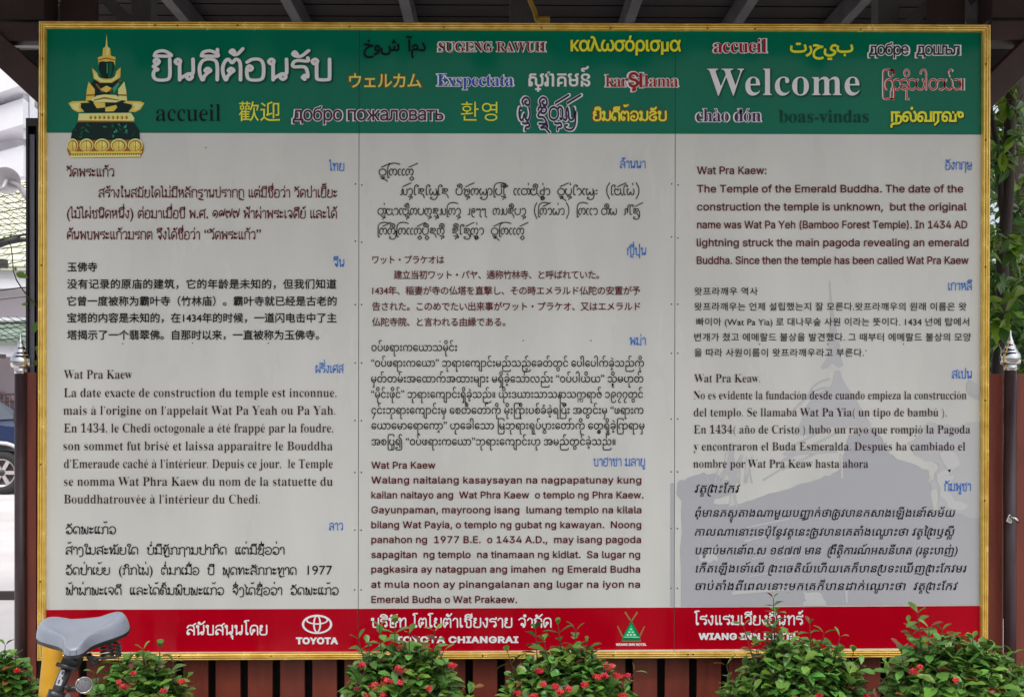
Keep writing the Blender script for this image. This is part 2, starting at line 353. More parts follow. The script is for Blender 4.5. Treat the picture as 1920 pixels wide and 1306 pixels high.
LO = [(.9, 7.4), (2.4, 9.5), (5.2, 9.9), (7.3, 8.6), (7.8, 6), (7.8, 0)]
LB = [(2.1, 2.2), (3.1, 1.2), (2.1, .2), (1, 1.2), (1.1, 3.4), (2.4, 5.2), (4.6, 5.5), (7.7, 3.2)]
OO = [(1, 5), (2.5, 4.7), (3.1, 5.8), (2.1, 6.8), (1.1, 5.6), (1.1, 2), (2.4, .2), (6.2, .2), (7.6, 2), (7.6, 7.4), (6.2, 9.7), (3.2, 9.8), (1, 8.4)]
CH = [(2.4, 8), (1.3, 8.9), (2.4, 9.9), (3.3, 8.8), (2, 7.4), (1.4, 6.6), (3.2, 5.4), (3, 1.4), (3.8, .2), (6.6, .2), (7.4, 1.6), (7.2, 7.4), (5.4, 8.4), (8.4, 10.6)]
WV = [(1, -2), (2.4, -1.3), (3, -3), (4.4, -1.6), (5.6, -3.2), (8.2, -2.8)]
SRA = [(1.5, 10), (1.5, 2.4)]
ARCH = [(1.6, 11.4), (2.4, 13.2), (5, 13.9), (7.4, 12.8), (8.1, 11.4), (1.6, 11.4)]
THAI = {'น': (9.6, [H1+[(2.4, 4), (2.4, 0)], [(2.4, .6), (4.6, 2.2), (6.2, 3), (7.5, 1.6), (6.3, .3), (5.2, 1.6), (6.4, 3), (7.8, 3.4), (7.8, 10)]]),
 'ม': (9.8, [H1+[(2.4, 4), (2.4, 2.5), (1.3, 2.6), (.7, 1.4), (1.8, .3), (2.7, 1.4), (2.3, 2.5)], [(2.6, 1), (8, .2)], [(8, 0), (8, 10)]]),
 'บ': (9.4, [H1+[(2.4, 2), (3, .3), (7, .3), (7.6, 1.6), (7.6, 10)]]), 'ป': (9.4, [H1+[(2.4, 2), (3, .3), (7, .3), (7.6, 1.6), (7.7, 14)]]),
 'ษ': (9.8, [H1+[(2.4, 2), (3, .3), (7, .3), (7.6, 1.6), (7.6, 10)], [(4.6, 5.4), (4, 4.2), (5.2, 3.8), (5.6, 5), (9.6, 6)]]),
 'พ': (10, [H1+[(2.2, 3), (2.3, 0), (5.2, 7), (8, 0), (8.2, 4), (8.2, 10)]]), 'ฟ': (10, [H1+[(2.2, 3), (2.3, 0), (5.2, 7), (8, 0), (8.2, 4), (8.3, 14)]]),
 'ผ': (9.6, [[(1.6, 7.6), (2.9, 7.7), (3.5, 8.8), (2.4, 9.9), (1.3, 9), (1.2, 6), (1.3, 0), (4.6, 5), (8, 0), (8.1, 4), (8.1, 10)]]), 'ฝ': (9.6, [[(1.6, 7.6), (2.9, 7.7), (3.5, 8.8), (2.4, 9.9), (1.3, 9), (1.2, 6), (1.3, 0), (4.6, 5), (8, 0), (8.1, 4), (8.1, 14)]]),
 'ก': (9.4, [KO]), 'ฎ': (9.4, [KO, WV]), 'ฤ': (9.4, [KO[:-1]+[(8, -4.4)], [(1.6, 0), (1, 1.2), (2, 2.2)]]),
 'ด': (9.4, [DO]), 'ต': (9.6, [DO[:9]+[(2, 9.2), (3.2, 9.8), (4.6, 8.2), (6, 9.8), (7.4, 9.2), (8, 6.6), (8, 0)]]),
 'ค': (9.4, [[(4.6, 5.8), (3.4, 5.2), (4, 3.9), (5.3, 4.6), (4.4, 5.9), (2.4, 4.6), (1.7, 0), (1, 3), (.9, 6.5), (2.2, 9.2), (4.8, 10), (7.2, 9.2), (8, 6.6), (8, 0)]]),
 'ศ': (9.8, [[(4.6, 5.8), (3.4, 5.2), (4, 3.9), (5.3, 4.6), (4.4, 5.9), (2.4, 4.6), (1.7, 0), (1, 3), (.9, 6.5), (2.2, 9.2), (4.8, 10), (7.2, 9.2), (8, 6.6), (8, 0)], [(6.8, 9.4), (9.4, 11.6)]]),
 'ว': (8.2, [[(.8, 7.8), (2.4, 9.6), (5, 9.8), (6.5, 8.2), (6.7, 4), (6.7, 1.4), (5.6, .3), (4.7, 1.3), (5.7, 2.3), (6.7, 1.4)]]),
 'ร': (8, [RL[:4]+[(6.6, 4), (5.4, 6.2), (1, 6.4), (1.2, 8.6), (3.2, 9.3), (6.8, 9), (6.8, 10.6)]]),
 'อ': (9.2, [OO]), 'ฮ': (9.2, [OO, [(6, 9.6), (8.6, 11.4)]]),
 'ย': (9.2, [[(2.8, 7.6), (1.7, 8.1), (1.4, 9.2), (2.4, 9.9), (3.3, 8.8), (2.4, 7.4), (1, 6.4), (2.8, 5), (1.4, 4.4), (1, 2), (2.4, .2), (6.2, .2), (7.6, 2), (7.6, 10)]]),
 'ล': (9.4, [LO, LB]), 'ส': (9.6, [LO, LB, [(6.2, 9.6), (9.2, 11.8)]]),
 'ท': (9.4, [H1+[(2.4, 4), (2.4, 0)], [(2.4, 5.6), (5, 9.4), (6.8, 9.8), (7.7, 8.2), (7.7, 0)]]),
 'ห': (9.6, [H1+[(2.4, 4), (2.4, 0)], [(2.4, 3), (5, 5.2), (7.4, 8.4), (6.3, 9.9), (5.3, 8.8), (6.4, 7.7), (7.6, 5.6), (7.7, 0)]]),
 'ง': (7.2, [[(4.8, 8), (3.6, 8.9), (4.6, 9.9), (5.7, 9), (5.2, 7.6), (5, 3), (3.6, 0), (.7, 5.4)]]),
 'จ': (8.6, [[(.8, 8.2), (3, 9.9), (5.8, 9.4), (6.9, 7), (6.7, 2), (5.2, 0), (5.2, 3), (4, 4.2), (3, 3.2), (4, 2.2), (5.2, 3)]]),
 'ช': (9.4, [CH]), 'ซ': (9.4, [CH]),
 'ญ': (12.4, [[(1.6, 0), (1.6, 5.6), (2.6, 6.8), (.8, 7.8), (2.4, 9.6), (4.4, 10), (6, 8.4), (6, 1.4), (7.4, .2), (10, .4), (10.8, 2), (10.8, 10)], [(5, -1.8), (6.4, -1.4), (7, -3), (10.6, -2.8)]]),
 'ฐ': (8.8, [[(7, 10.6), (6.8, 9), (3, 9.4), (1, 8.2), (1.4, 6.2), (5, 6), (6.8, 4), (6.8, 1.4), (5.6, .3), (4.7, 1.3), (5.7, 2.3), (6.7, 1.4)], WV]),
 'า': (6.8, [[(.8, 7.6), (2.4, 9.7), (4.6, 9.2), (5.3, 7), (5.3, 0)]]), 'ำ': (6.8, [[(.8, 7.6), (2.4, 9.7), (4.6, 9.2), (5.3, 7), (5.3, 0)], [(-2, 11.4), (-3, 12.5), (-2, 13.6), (-1, 12.5), (-2, 11.4)]]),
 'เ': (4.6, [[(1.5, 10), (1.5, 2)]+sh(FT, -.7)]), 'แ': (8.6, [[(1.5, 10), (1.5, 2)]+sh(FT, -.7), [(5.5, 10), (5.5, 2)]+sh(FT, 3.3)]),
 'โ': (5.8, [[(5, 15), (1.6, 14.8), (.8, 13.6), (2.4, 13), (2.4, 10), (2.4, 2)]+sh(FT, .2)]), 'ไ': (5.4, [[(.4, 12.8), (1, 14.8), (2.3, 13.6), (2.4, 10), (2.4, 2)]+sh(FT, .2)]),
 'ใ': (5.6, [[(2.6, 12.2), (1.3, 12.8), (1.6, 14.4), (3.4, 14.4), (3.8, 12.8), (2.6, 11), (2.4, 8), (2.4, 2)]+sh(FT, .2)]),
 'ะ': (6.6, LAO['ະ'][1]),
 '๑': (9, [[(4.2, 4), (3.1, 5), (4.2, 6.2), (5.3, 5), (4.2, 3.8), (2, 2.6), (1, 5.6), (2.4, 9), (5.4, 9.6), (7.6, 7), (7, 2.4), (5, .4)]]),
 '๙': (9.6, [[(4.2, 4), (3.1, 5), (4.2, 6.2), (5.3, 5), (4.2, 3.8), (2, 2.6), (1, 5.6), (2.4, 9), (5.4, 9.4), (6.6, 7), (6.8, 3), (8.4, 7), (9.2, 12)]]),
 '๗': (10.4, [[(3.6, 1.4), (2.6, .4), (1.8, 1.6), (2.8, 2.6), (1, 4), (1, 7), (2.4, 9.4), (4, 6.6), (5.4, 9.4), (6.8, 6.6), (6.8, 1.4), (8.8, 6), (9.8, 12)]])}
THAIM = {'ิ': [ARCH], 'ี': [ARCH, [(8.1, 11.2), (8.1, 14.6)]], 'ึ': [ARCH, [(7.6, 12.6), (6.9, 13.6), (7.8, 14.6), (8.6, 13.6), (7.6, 12.6)]], 'ื': [ARCH, [(8.1, 11.2), (8.1, 14.6)], [(6.5, 12.4), (6.5, 14.6)]],
 'ั': [[(4, 12.2), (3, 13.4), (2.2, 12.4), (3.2, 11.4), (5.6, 11.4), (8.6, 14)]], '่': [[(7.4, 15.2), (7.5, 18)]], '้': [[(4.6, 15.6), (3.7, 16.4), (4.6, 17.4), (5.4, 16.4), (5, 15.2), (6.6, 15.4), (8.8, 18)]],
 '๊': [[(3, 15.4), (3.2, 17), (4.4, 16), (5.4, 17.4), (6.4, 15.6), (8.6, 18)]], '์': [[(5.4, 15), (4.5, 16), (5.5, 17), (6.4, 16), (5.4, 15)], [(6.4, 16), (8.4, 18.4)]],
 'ุ': [[(7.6, -2.4), (6.7, -2.2), (6.9, -1.2), (7.8, -1.4), (7.8, -4.4)]], 'ู': [[(5.2, -1.3), (5.4, -4), (7.8, -4), (7.8, -1.3)]]}
def pseudo(name, base, marks, hw, ref):
    d = {}
    for c, (a, st) in base.items(): d[c] = ([stroke(p, hw)*U for p in st], a*U)
    for c, st in marks.items(): d[c] = ([stroke(p, hw)*U - np.array([ref*U, 0]) for p in st], 0.0)
    PSEUDO[name] = d
pseudo('Lao', LAO, LAOM, 0.66, 9.4)
pseudo('Lanna', LAN, LANM, 0.72, 0.0)
pseudo('Thai', THAI, THAIM, 0.52, 9.4)

def serif(t):                              # the upright serif alphabet
    o = ''
    for c in t:
        if 'A' <= c <= 'Z': o += chr(0x1D400+ord(c)-65)
        elif 'a' <= c <= 'z': o += chr(0x1D41A+ord(c)-97)
        elif '0' <= c <= '9': o += chr(0x1D7CE+ord(c)-48)
        else: o += c
    return o
ACC = {'é': ('e', '´'), 'á': ('a', '´'), 'à': ('a', '`'), 'ó': ('o', '´'), 'ú': ('u', '´'), 'ñ': ('n', '˜'), 'í': ('i', '´')}
def layout(t, font, mode):                 # -> [(glyph, font, x, y, scale)], pen width
    out = []; x = 0.0
    if mode == 'serif':
        for c in t:
            b = ACC.get(c); g = serif(b[0] if b else c); a = glyph(g, 'B')[1]
            if c in '.,()’-“”': out.append((c, 'B', x, 0, 0.95)); x += glyph(c, 'B')[1]*0.95; continue
            if c == ' ': x += 0.27; continue
            if c == 'đ':
                out.append((serif('d'), 'B', x, 0, 1)); out.append(('-', 'B', x+0.26, 0.33, 0.9)); x += glyph(serif('d'), 'B')[1]; continue
            out.append((g, 'B', x, 0, 1))
            if b:
                k = glyph(b[1], 'B'); ex = np.concatenate(k[0]); gx = np.concatenate(glyph(g, 'B')[0])
                out.append((b[1], 'B', x+gx[:, 0].mean()-(ex[:, 0].min()+ex[:, 0].max())/2+0.01, 0.02, 1))
            x += a
        return out, x
    if mode == 'khmer':
        toks = []
        for cl in re.findall('[\u1780-\u17b3](?:\u17d2[\u1780-\u17b3])*[\u17b6-\u17d1]*|.', t):
            base = cl[0]
            if not ('\u1780' <= base <= '\u17b3'): toks.append((cl, 'p')); continue
            subs = re.findall('\u17d2([\u1780-\u17b3])', cl); rest = re.sub('\u17d2.', '', cl[1:])
            if any(c in rest for c in 'ែេៃើោៅ'):
                for c in 'ែេៃ':
                    if c in rest: toks.append((c, 'p')); rest = rest.replace(c, '')
                for c, q in (('ើ', 'ី'), ('ោ', 'ា'), ('ៅ', 'ា៍')):
                    if c in rest: toks.append(('េ', 'p')); rest = rest.replace(c, q)
            if 'រ' in subs: toks.append(('R', 'ro')); subs.remove('រ')
            toks.append((base, 'b'))
            for s_ in subs: toks.append((s_, 'sub'))
            for c in rest: toks.append((c, 'm'))
        lastx = lastw = 0
        for c, k in toks:
            if k == 'ro':
                out.append(('ro', 'KHRO', x, 0, 1)); x += 0.14; continue
            a = glyph(c, 'B')[1]
            if k == 'b': lastx, lastw = x, a
            if k == 'sub':
                out.append((c, 'B', lastx+max(0.02, lastw/2-0.17), -0.33, 0.52)); continue
            dx = -max(0, (lastw-0.6)/2) if (k == 'm' and a == 0) else 0
            dy = -0.3 if (c in 'ុូួ' and out and out[-1][4] == 0.52) else 0
            out.append((c, 'B', x+dx, dy, 1)); x += a
        return out, x
    if mode == 'burmese':
        cls = re.findall('[\u1000-\u102a\u103f-\u1049](?:\u1039[\u1000-\u1021]|[\u102b-\u103e])*|.', t)
        for cl in cls:
            b = cl[0]; rest = cl[1:]; sub = ''
            if '\u1039' in rest: i = rest.index('\u1039'); sub = rest[i+1]; rest = rest[:i]+rest[i+2:]
            if '\u1031' in rest: out.append(('\u1031', 'B', x, 0, 1)); x += glyph('\u1031', 'B')[1]; rest = rest.replace('\u1031', '')
            a = glyph(b, 'B')[1]
            if '\u103c' in rest:
                wr = a/0.676; out.append(('\u103c', 'B', x, 0, 1)); x += 0.2; rest = rest.replace('\u103c', '')
            out.append((b, 'B', x, 0, 1)); x0 = x; x += a
            if sub: out.append((sub, 'B', x0+0.1*a, -0.38, 0.6))
            order = sorted(rest, key=lambda c: '\u103b\u103d\u103e\u102b\u102c'.find(c) if c in '\u103b\u103d\u103e' else 9)
            for c in order:
                ad = glyph(c, 'B')[1]; dx = -max(0, a-0.7)*0.45 if ad == 0 else 0
                out.append((c, 'B', x+dx, 0, 1)); x += ad
        return out, x
    prev_up = False
    for c in t:
        cs, a = glyph(c, font); y = 0
        if '\u0e31' <= c <= '\u0e4e' and a == 0:
            if c in '่้๊๋์':
                y = (0 if prev_up else -0.17) if font == 'Thai' else (0.17 if prev_up else 0)
            prev_up = c in 'ัิีึืํ' or (prev_up and c not in '่้๊๋์')
        else: prev_up = False
        out.append((c, font, x, y, 1)); x += a
    return out, x
PSEUDO['KHRO'] = {'ro': ([stroke([(.34, -.26), (.2, -.24), (.1, -.1), (.07, .2), (.1, .5), (.2, .64), (.34, .62)], .04)], 0.14)}
# ------------------------------------------------------------------ ground
g = MB(); g.add([(-120, -30, 0), (120, -30, 0), (120, 260, 0), (-120, 260, 0)], [[0, 1, 2, 3]])
tag(g.build('ground', mat('concrete_yard', (0.52, 0.49, 0.49), 0.85, var=0.16, vscale=0.9, bump=0.25, bscale=14)), kind='structure')
g = MB(); g.add([(-60, -30, 0.004), (60, -30, 0.004), (60, -2.4, 0.004), (-60, -2.4, 0.004)], [[0, 1, 2, 3]])  # unseen dark ground, added to cut bounce and reflections on the board
tag(g.build('road', mat('asphalt', (0.15, 0.14, 0.13), 0.9, var=0.25, vscale=3, bump=0.3, bscale=120)), kind='structure')
_s = W(0, 1127, 8.2)
g = MB(); g.box((-7.0, _s.y, 0.03), (9.6, 0.05, 0.06), mi=0); g.box((-7.0, _s.y+0.09, 0.012), (9.6, 0.12, 0.024), mi=1)
tag(g.build('kerb', [mat('kerb_dark', (0.03, 0.026, 0.024), 0.7), mat('kerb_pale', (0.7, 0.68, 0.66), 0.8)]), kind='structure')
g = MB(); g.prism([(-2.2, -1.0), (3.4, -1.0), (3.4, 0.25), (-2.2, 0.25)], 0.002, 0.02)
tag(g.build('planting_soil', mat('soil', (0.07, 0.045, 0.03), 0.95, var=0.4, vscale=30, bump=0.5)), kind='structure')

# ------------------------------------------------------------------ roofed shelter round the sign
M_dark = mat('dark_stained_timber', (0.013, 0.006, 0.0055), 0.6, var=0.35, vscale=5, stretch=(1, 8, 8), bump=0.15)
M_beam = mat('brown_stained_timber', (0.042, 0.018, 0.017), 0.55, var=0.3, vscale=6, bump=0.15)
M_greyw = mat('grey_painted_timber', (0.10, 0.094, 0.094), 0.6, var=0.25, vscale=5, bump=0.1)
sh_ = thing('roof_shelter', (0, 1.2, 0), 'dark timber roof shelter with grey posts and joists above and behind the sign', 'shelter')
b = MB(); b.box((0, 0.85, 3.68), (6.0, 4.6, 0.05)); b.box((0, -.35, 3.75), (7.6, 2.2, 0.05))
for i in range(24): b.box((0, -1.3+i*0.19, 3.648), (6.0, 0.17, 0.02))
b.add([(-3.9, -1.0, 3.66), (3.9, -1.0, 3.66), (3.9, -1.72, 3.42), (-3.9, -1.72, 3.42), (-3.9, -1.0, 3.70), (3.9, -1.0, 3.70), (3.9, -1.72, 3.46), (-3.9, -1.72, 3.46)], [[0, 3, 2, 1], [4, 5, 6, 7], [0, 1, 5, 4], [1, 2, 6, 5], [2, 3, 7, 6], [3, 0, 4, 7]])  # unseen front eave, shaped to reflect as a dark strip on the board
b.build('ceiling', M_dark, sh_)
b = MB(); b.box((0, -1.74, 3.43), (7.8, 0.03, 0.16)); b.build('fascia_board', M_beam, sh_)
b = MB(); b.box((0, 2.95, 3.2), (6.0, 0.1, 1.0)); b.build('back_board', M_dark, sh_)
for px in (-90, 312, 535, 757, 1195, 1412, 1625, 1890):
    p = W(px, 20, 5.65)
    b = MB(); b.box((p.x, 0.9, 3.585), (0.055, 4.3, 0.11), bev=0.004); b.build('joist', M_greyw, sh_)
for px, wd in ((273, 0.085), (979, 0.105), (1662, 0.09)):
    p = W(px, 20, 4.75)
    b = MB(); b.box((p.x, 0.55, 1.81), (wd, wd, 3.62), bev=0.004); b.build('post', M_greyw, sh_)
for (x0, y0, x1, y1) in ((182, -18, 256, 56), (152, -25, 100, 62), (1775, -20, 1690, 58), (1786, -16, 1826, 58)):
    a, c = W(x0, y0, 4.72), W(x1, y1, 4.72)
    b = MB(); b.beam(a, c, 0.05, 0.05, up=(0, 1, 0)); b.build('brace', M_greyw, sh_)
# eave frame at both ends of the sign: beam, plate and diagonal bracket
for sgn, pts in ((-1, ((-30, 68), (96, 68), (-60, 18), (96, 18), (-45, 52), (112, 196))), (1, ((1962, 66), (1846, 66), (1990, 14), (1846, 14), (1985, 42), (1826, 198)))):
    yy = 4.36
    a, c = W(*pts[0], yy), W(*pts[1], yy)
    b = MB(); b.beam(a, c, 0.12, 0.075, bev=0.004); b.build('tie_beam', M_beam, sh_)
    a, c = W(*pts[2], yy+0.05), W(*pts[3], yy+0.05)
    b = MB(); b.beam(a, c, 0.14, 0.13, bev=0.004); b.build('wall_plate', M_beam, sh_)
    a, c = W(*pts[4], yy-0.03), W(*pts[5], yy-0.03)
    b = MB(); b.beam(a, c, 0.1, 0.088, up=(0, 1, 0), bev=0.004); b.build('bracket', M_beam, sh_)
    a, c = W(pts[4][0]+(50 if sgn < 0 else -50), pts[4][1]-30, 4.8), W(pts[5][0]+(10 if sgn < 0 else -10), pts[5][1]-60, 4.8)
    b = MB(); b.beam(a, c, 0.05, 0.04, up=(0, 1, 0)); b.build('brace', M_greyw, sh_)
    p = W(150 if sgn < 0 else 1780, 100, 4.5)
    b = MB(); b.box((p.x, 0.32, 1.6), (0.12, 0.1, 3.2), bev=0.004); b.build('post', M_beam, sh_)
    tri_ = [W(*q, 4.62) for q in (((0, 70), (110, 70), (110, 205)) if sgn < 0 else ((1924, 70), (1838, 70), (1838, 215)))]
    b = MB(); b.add([*tri_]+[v_+Vector((0, .02, 0)) for v_ in tri_], [[0, 1, 2], [5, 4, 3], [0, 3, 4, 1], [1, 4, 5, 2], [2, 5, 3, 0]]); b.build('gusset_board', M_dark, sh_)  # dark board added so the corner behind the bracket stays dark
    if sgn < 0:
        a, c = W(20, 88.5, 4.30), W(110, 88.5, 4.30); b = MB(); b.beam(a, c, .012, .008); b.build('flashing', mat('pale_flashing', (0.6, 0.6, 0.62), .5), sh_)  # daylight through the gap, put in as a pale strip
# yellow pipe hook hanging over the middle of the frame
p = [W(988, -30, 4.3), W(993, 0, 4.3), W(1003, 22, 4.3), W(1006, 36, 4.29), W(1016, 38.5, 4.28), W(1030, 38.5, 4.28)]
b = MB(); b.tube(p, 0.010, 10); b.tube([W(1004, 37, 4.28), W(1031, 37, 4.28)], 0.012, 10)
tag(b.build('pipe_hook', mat('yellow_paint', (0.42, 0.25, 0.02), 0.45, var=0.2), origin=p[-1]), 'bent yellow pipe hanging down onto the top of the gold frame', 'pipe')

# ------------------------------------------------------------------ the sign
SIGN = thing('information_sign', (0, 0, 0.53), 'large gold framed notice board with green, white and red bands of text in many languages', 'sign')
TL, TR, BR, BL = (85.5, 53), (1842.5, 60), (1839.5, 1219), (84, 1225.5)
def lerp(a, b_, t): return tuple(a[i]+(b_[i]-a[i])*t for i in range(2))
SX = [0.0, (673-85)/1757, (1266-85)/1757, 1.0]
Y0 = 0.012
def shade_noise(name, c, rough, spec=0.25):
    return mat(name, c, rough, var=0.07, vscale=1.5, spec=spec, wave=0.03, stretch=(2.2, 1, .7))
M_white = shade_noise('white_vinyl', (0.69, 0.685, 0.635), 0.28)
M_green = shade_noise('green_vinyl', (0.001, 0.172, 0.096), 0.10, 0.11)
M_red = shade_noise('red_vinyl', (0.46, 0.001, 0.012), 0.10, 0.13)
M_edge = mat('aluminium_edge', (0.45, 0.45, 0.47), 0.35, metal=0.6)
PANELS = []
def flat(name, polys, mats, y, parent, label=None):       # thin printed film on the board: polygons in picture positions
    mb = MB()
    for pl, mi in polys:
        v = onplane(pl, y); f, = [list(range(len(pl)))]
        if len(pl) <= 4: mb.add(v, [f], mi)
        else:
            tv, tf = tri(('poly', tuple(map(tuple, pl))), [np.array(pl, float)])
            mb.add(onplane(tv, y), [list(t) for t in tf], mi)
    # keep every face turned to the viewer
    for i, f in enumerate(mb.f):
        a, b_, c = (np.array(mb.v[k]) for k in f[:3])
        if np.cross(b_-a, c-a)[1] > 0: mb.f[i] = f[::-1]
    o = mb.build(name, mats, parent)
    if label: o['label'] = label
    return o
hb = [249.0, 250.0, 251.0, 252.5]; ft = [1142.5, 1140.5, 1138, 1135]; fb = [1221.5, 1220.5, 1216.5, 1213.5]
for i in range(3):
    g0 = 0.6 if i else 0; g1 = 0.6 if i < 2 else 0
    t0, t1 = SX[i], SX[i+1]
    a, b_, c, d = lerp(TL, TR, t0), lerp(TL, TR, t1), lerp(BL, BR, t1), lerp(BL, BR, t0)
    q = [(a[0]+g0, a[1]), (b_[0]-g1, b_[1]), (c[0]-g1, c[1]), (d[0]+g0, d[1])]
    v = onplane(q, Y0); vb = v + np.array([0, 0.004, 0])
    mb = MB(); mb.add(list(v)+list(vb), [[0, 3, 2, 1], [4, 5, 6, 7], [0, 1, 5, 4], [1, 2, 6, 5], [2, 3, 7, 6], [3, 0, 4, 7]])
    pnl = mb.build('panel', M_white, SIGN); PANELS.append(pnl)
    at = lambda y: ((a[0]+g0)+(d[0]-a[0])*(y-a[1])/(d[1]-a[1]), (b_[0]-g1)+(c[0]-b_[0])*(y-b_[1])/(c[1]-b_[1]))
    l0, r0 = at(hb[i])
    flat('green_band', [([q[0], q[1], (r0, hb[i+1]), (l0, hb[i])], 0)], M_green, Y0-0.0012, pnl)
    flat('red_band', [([(at(ft[i])[0], ft[i]), (at(ft[i])[1], ft[i+1]), (at(fb[i])[1], fb[i+1]), (at(fb[i])[0], fb[i])], 0)], M_red, Y0-0.0012, pnl)
def panel_at(x): return PANELS[0 if x < 673 else 1 if x < 1266 else 2]
# backing sheet
v = onplane([TL, TR, BR, BL], Y0+0.0065); vb = v+np.array([0, 0.02, 0])
mb = MB(); mb.add(list(v)+list(vb), [[0, 3, 2, 1], [4, 5, 6, 7], [0, 1, 5, 4], [1, 2, 6, 5], [2, 3, 7, 6], [3, 0, 4, 7]])
mb.build('backing_sheet', mat('backing_grey', (0.08, 0.08, 0.08), 0.7), SIGN)
# gold reeded moulding, mitred at the corners
OUT = [(73.5, 40), (1857, 46.5), (1852, 1231), (70, 1238)]
INN = [(86, 53), (1842, 59.5), (1839, 1218.5), (84.5, 1225)]
M_gold = mat('gold_moulding', (1.0, 0.63, 0.10), 0.25, metal=0.35, var=0.22, vscale=22, stretch=(1, 1, 1), bump=0.12, bscale=40, col2=(1.0, 0.74, 0.2))
prof = []
for k in range(25):
    t = k/24; y = -0.0075*abs(math.sin(t*math.pi*3))**0.5-0.004*math.sin(t*math.pi)
    prof.append((t, y))
for i in range(4):
    j = (i+1) % 4
    O = onplane([OUT[i], OUT[j]], 0.0); I = onplane([INN[i], INN[j]], 0.0)
    vs, fs = [], []; N = 40; n = len(prof)
    for k in range(N+1):
        u = k/N; o_ = O[0]*(1-u)+O[1]*u; i_ = I[0]*(1-u)+I[1]*u
        wob = 0.0006*math.sin(k*1.7+i*2)
        ring = [(i_*(1-t)+o_*t+np.array([0, y+wob, 0])) for t, y in prof]
        vs += ring + [o_+np.array([0, 0.035, 0]), i_+np.array([0, 0.035, 0])]
    m_ = n+2
    for k in range(N):
        for q in range(m_): fs.append([k*m_+q, k*m_+(q+1) % m_, (k+1)*m_+(q+1) % m_, (k+1)*m_+q])
    mb = MB(); mb.add(vs, fs, 0, False); mb.build('frame_moulding', M_gold, SIGN)
# small joints and nail heads on the moulding
M_nail = mat('tarnished_brass', (0.16, 0.08, 0.02), 0.5, metal=0.5)
for (x, y) in ((290, 47), (332, 48), (445, 47.5), (655, 50), (832, 51), (1015, 52), (1145, 53), (1327, 53), (1416, 54), (1614, 55), (79, 110), (78, 215), (77, 497), (76, 870), (75, 1090), (1849, 120), (1849, 262), (1848.5, 500), (1848, 750), (1847, 938), (300, 1229), (335, 1229.5), (508, 1229), (905, 1229), (1150, 1228), (1290, 1226), (1300, 1226)):
    p = onplane([(x, y)], -0.013)[0]
    mb = MB(); mb.lathe([(0.0, -0.0012), (0.002, -0.001), (0.0032, 0.001), (0.0035, 0.004)], p, 8, axis=Matrix.Rotation(-math.pi/2, 3, 'X'))
    mb.build('nail', M_nail, SIGN)
# screws along the seams
M_screw = mat('dark_screw', (0.05, 0.05, 0.06), 0.45, metal=0.5)
for x, ys in ((673, (345, 452, 571, 680, 788, 885, 993, 1105)), (1266, (345, 444, 570, 662, 785, 884, 990, 1102))):
    for k, y in enumerate(ys):
        for dx in (-6.5, 5.5):
            q = (x+dx-(y-345)*0.002, y+(2 if dx > 0 and k < 2 else 0)); p = onplane([q], Y0)[0]
            mb = MB(); mb.lathe([(0, -0.0022), (0.0016, -0.002), (0.0027, -0.0012), (0.003, 0)], p, 8, axis=Matrix.Rotation(-math.pi/2, 3, 'X'))
            mb.build('screw', M_screw, panel_at(q[0]))
for x, y in ((190, 54), (290, 55), (389, 55.5), (478, 56), (870, 57), (677, 57), (1084, 58), (1275, 59), (1463, 59.5), (1653, 60.2), (386, 277), (230, 644), (361, 643), (503, 643), (825, 640), (981, 638), (1108, 638), (1424, 645), (1552, 645), (1694, 645), (1716, 816)):
    p = onplane([(x, y)], Y0)[0]; pale = y < 70
    mb = MB(); mb.lathe([(0, -0.0024), (0.0016, -0.002), (0.0024, -0.0012), (0.0026, 0)], p, 8, axis=Matrix.Rotation(-math.pi/2, 3, 'X'))
    mb.build('screw', mat('pale_screw', (0.6, 0.6, 0.58), 0.4, metal=0.3) if pale else M_screw, panel_at(x))

# ------------------------------------------------------------------ printed pictures and lettering
def ink(c, k=2.1, rough=0.3):
    return mat('ink_%d_%d_%d' % c, alb(c, k), rough, spec=0.12)
def put(mb, items, x0, bl, sx, sz, gap, e, y, mi, shear):
    for idx, (c, f, x, dy, s) in enumerate(items):
        cs, _a = glyph(c, f)
        if not cs: continue
        er = round(e/sz/max(s, .01), 4); key = (c, f, er)
        v, t = TRI[key] if key in TRI else tri(key, fatten(cs, er))
        if len(t) == 0: continue
        X = (v[:, 0]*s+x+shear*(v[:, 1]*s+dy))*sz*sx+x0+gap(x); Yp = bl-(v[:, 1]*s+dy)*sz
        mb.add(onplane(np.stack([X, Yp], 1), y), [[q for q in tt] for tt in t], mi)
def T(mb, txt, x0, x1, bl, size, e=0.0, font='B', mode='', k=0.5, shear=0.0, y=Y0-0.0034, mi=0, slope=0.0):
    items, wd = layout(txt, font, mode)
    lo = min((np.concatenate(glyph(c, f)[0])[:, 0].min()*s+x for c, f, x, dy, s in items if glyph(c, f)[0]))
    hi = max((np.concatenate(glyph(c, f)[0])[:, 0].max()*s+x for c, f, x, dy, s in items if glyph(c, f)[0]))
    nat = (hi-lo)*size
    r = (x1-x0)/nat; sx = r**k
    extra = ((x1-x0)-nat*sx)/max(1e-6, hi-lo)
    put(mb, items, x0-lo*size*sx, bl, sx, size, (lambda x: (x-lo)*extra), e, y, mi, shear)
def face_viewer(mb):
    for i, f in enumerate(mb.f):
        a, b_, c = (np.array(mb.v[k]) for k in f[:3])
        if np.cross(b_-a, c-a)[1] > 0: mb.f[i] = f[::-1]
def block(name, col, lines, parent, **kw):
    for ln in lines:                       # every line of print is a part of its panel
        mb = MB(); d = dict(kw)
        if len(ln) > 5: d.update(ln[5])
        T(mb, *ln[:5], **d)
        face_viewer(mb); mb.build(name, ink(col), parent)
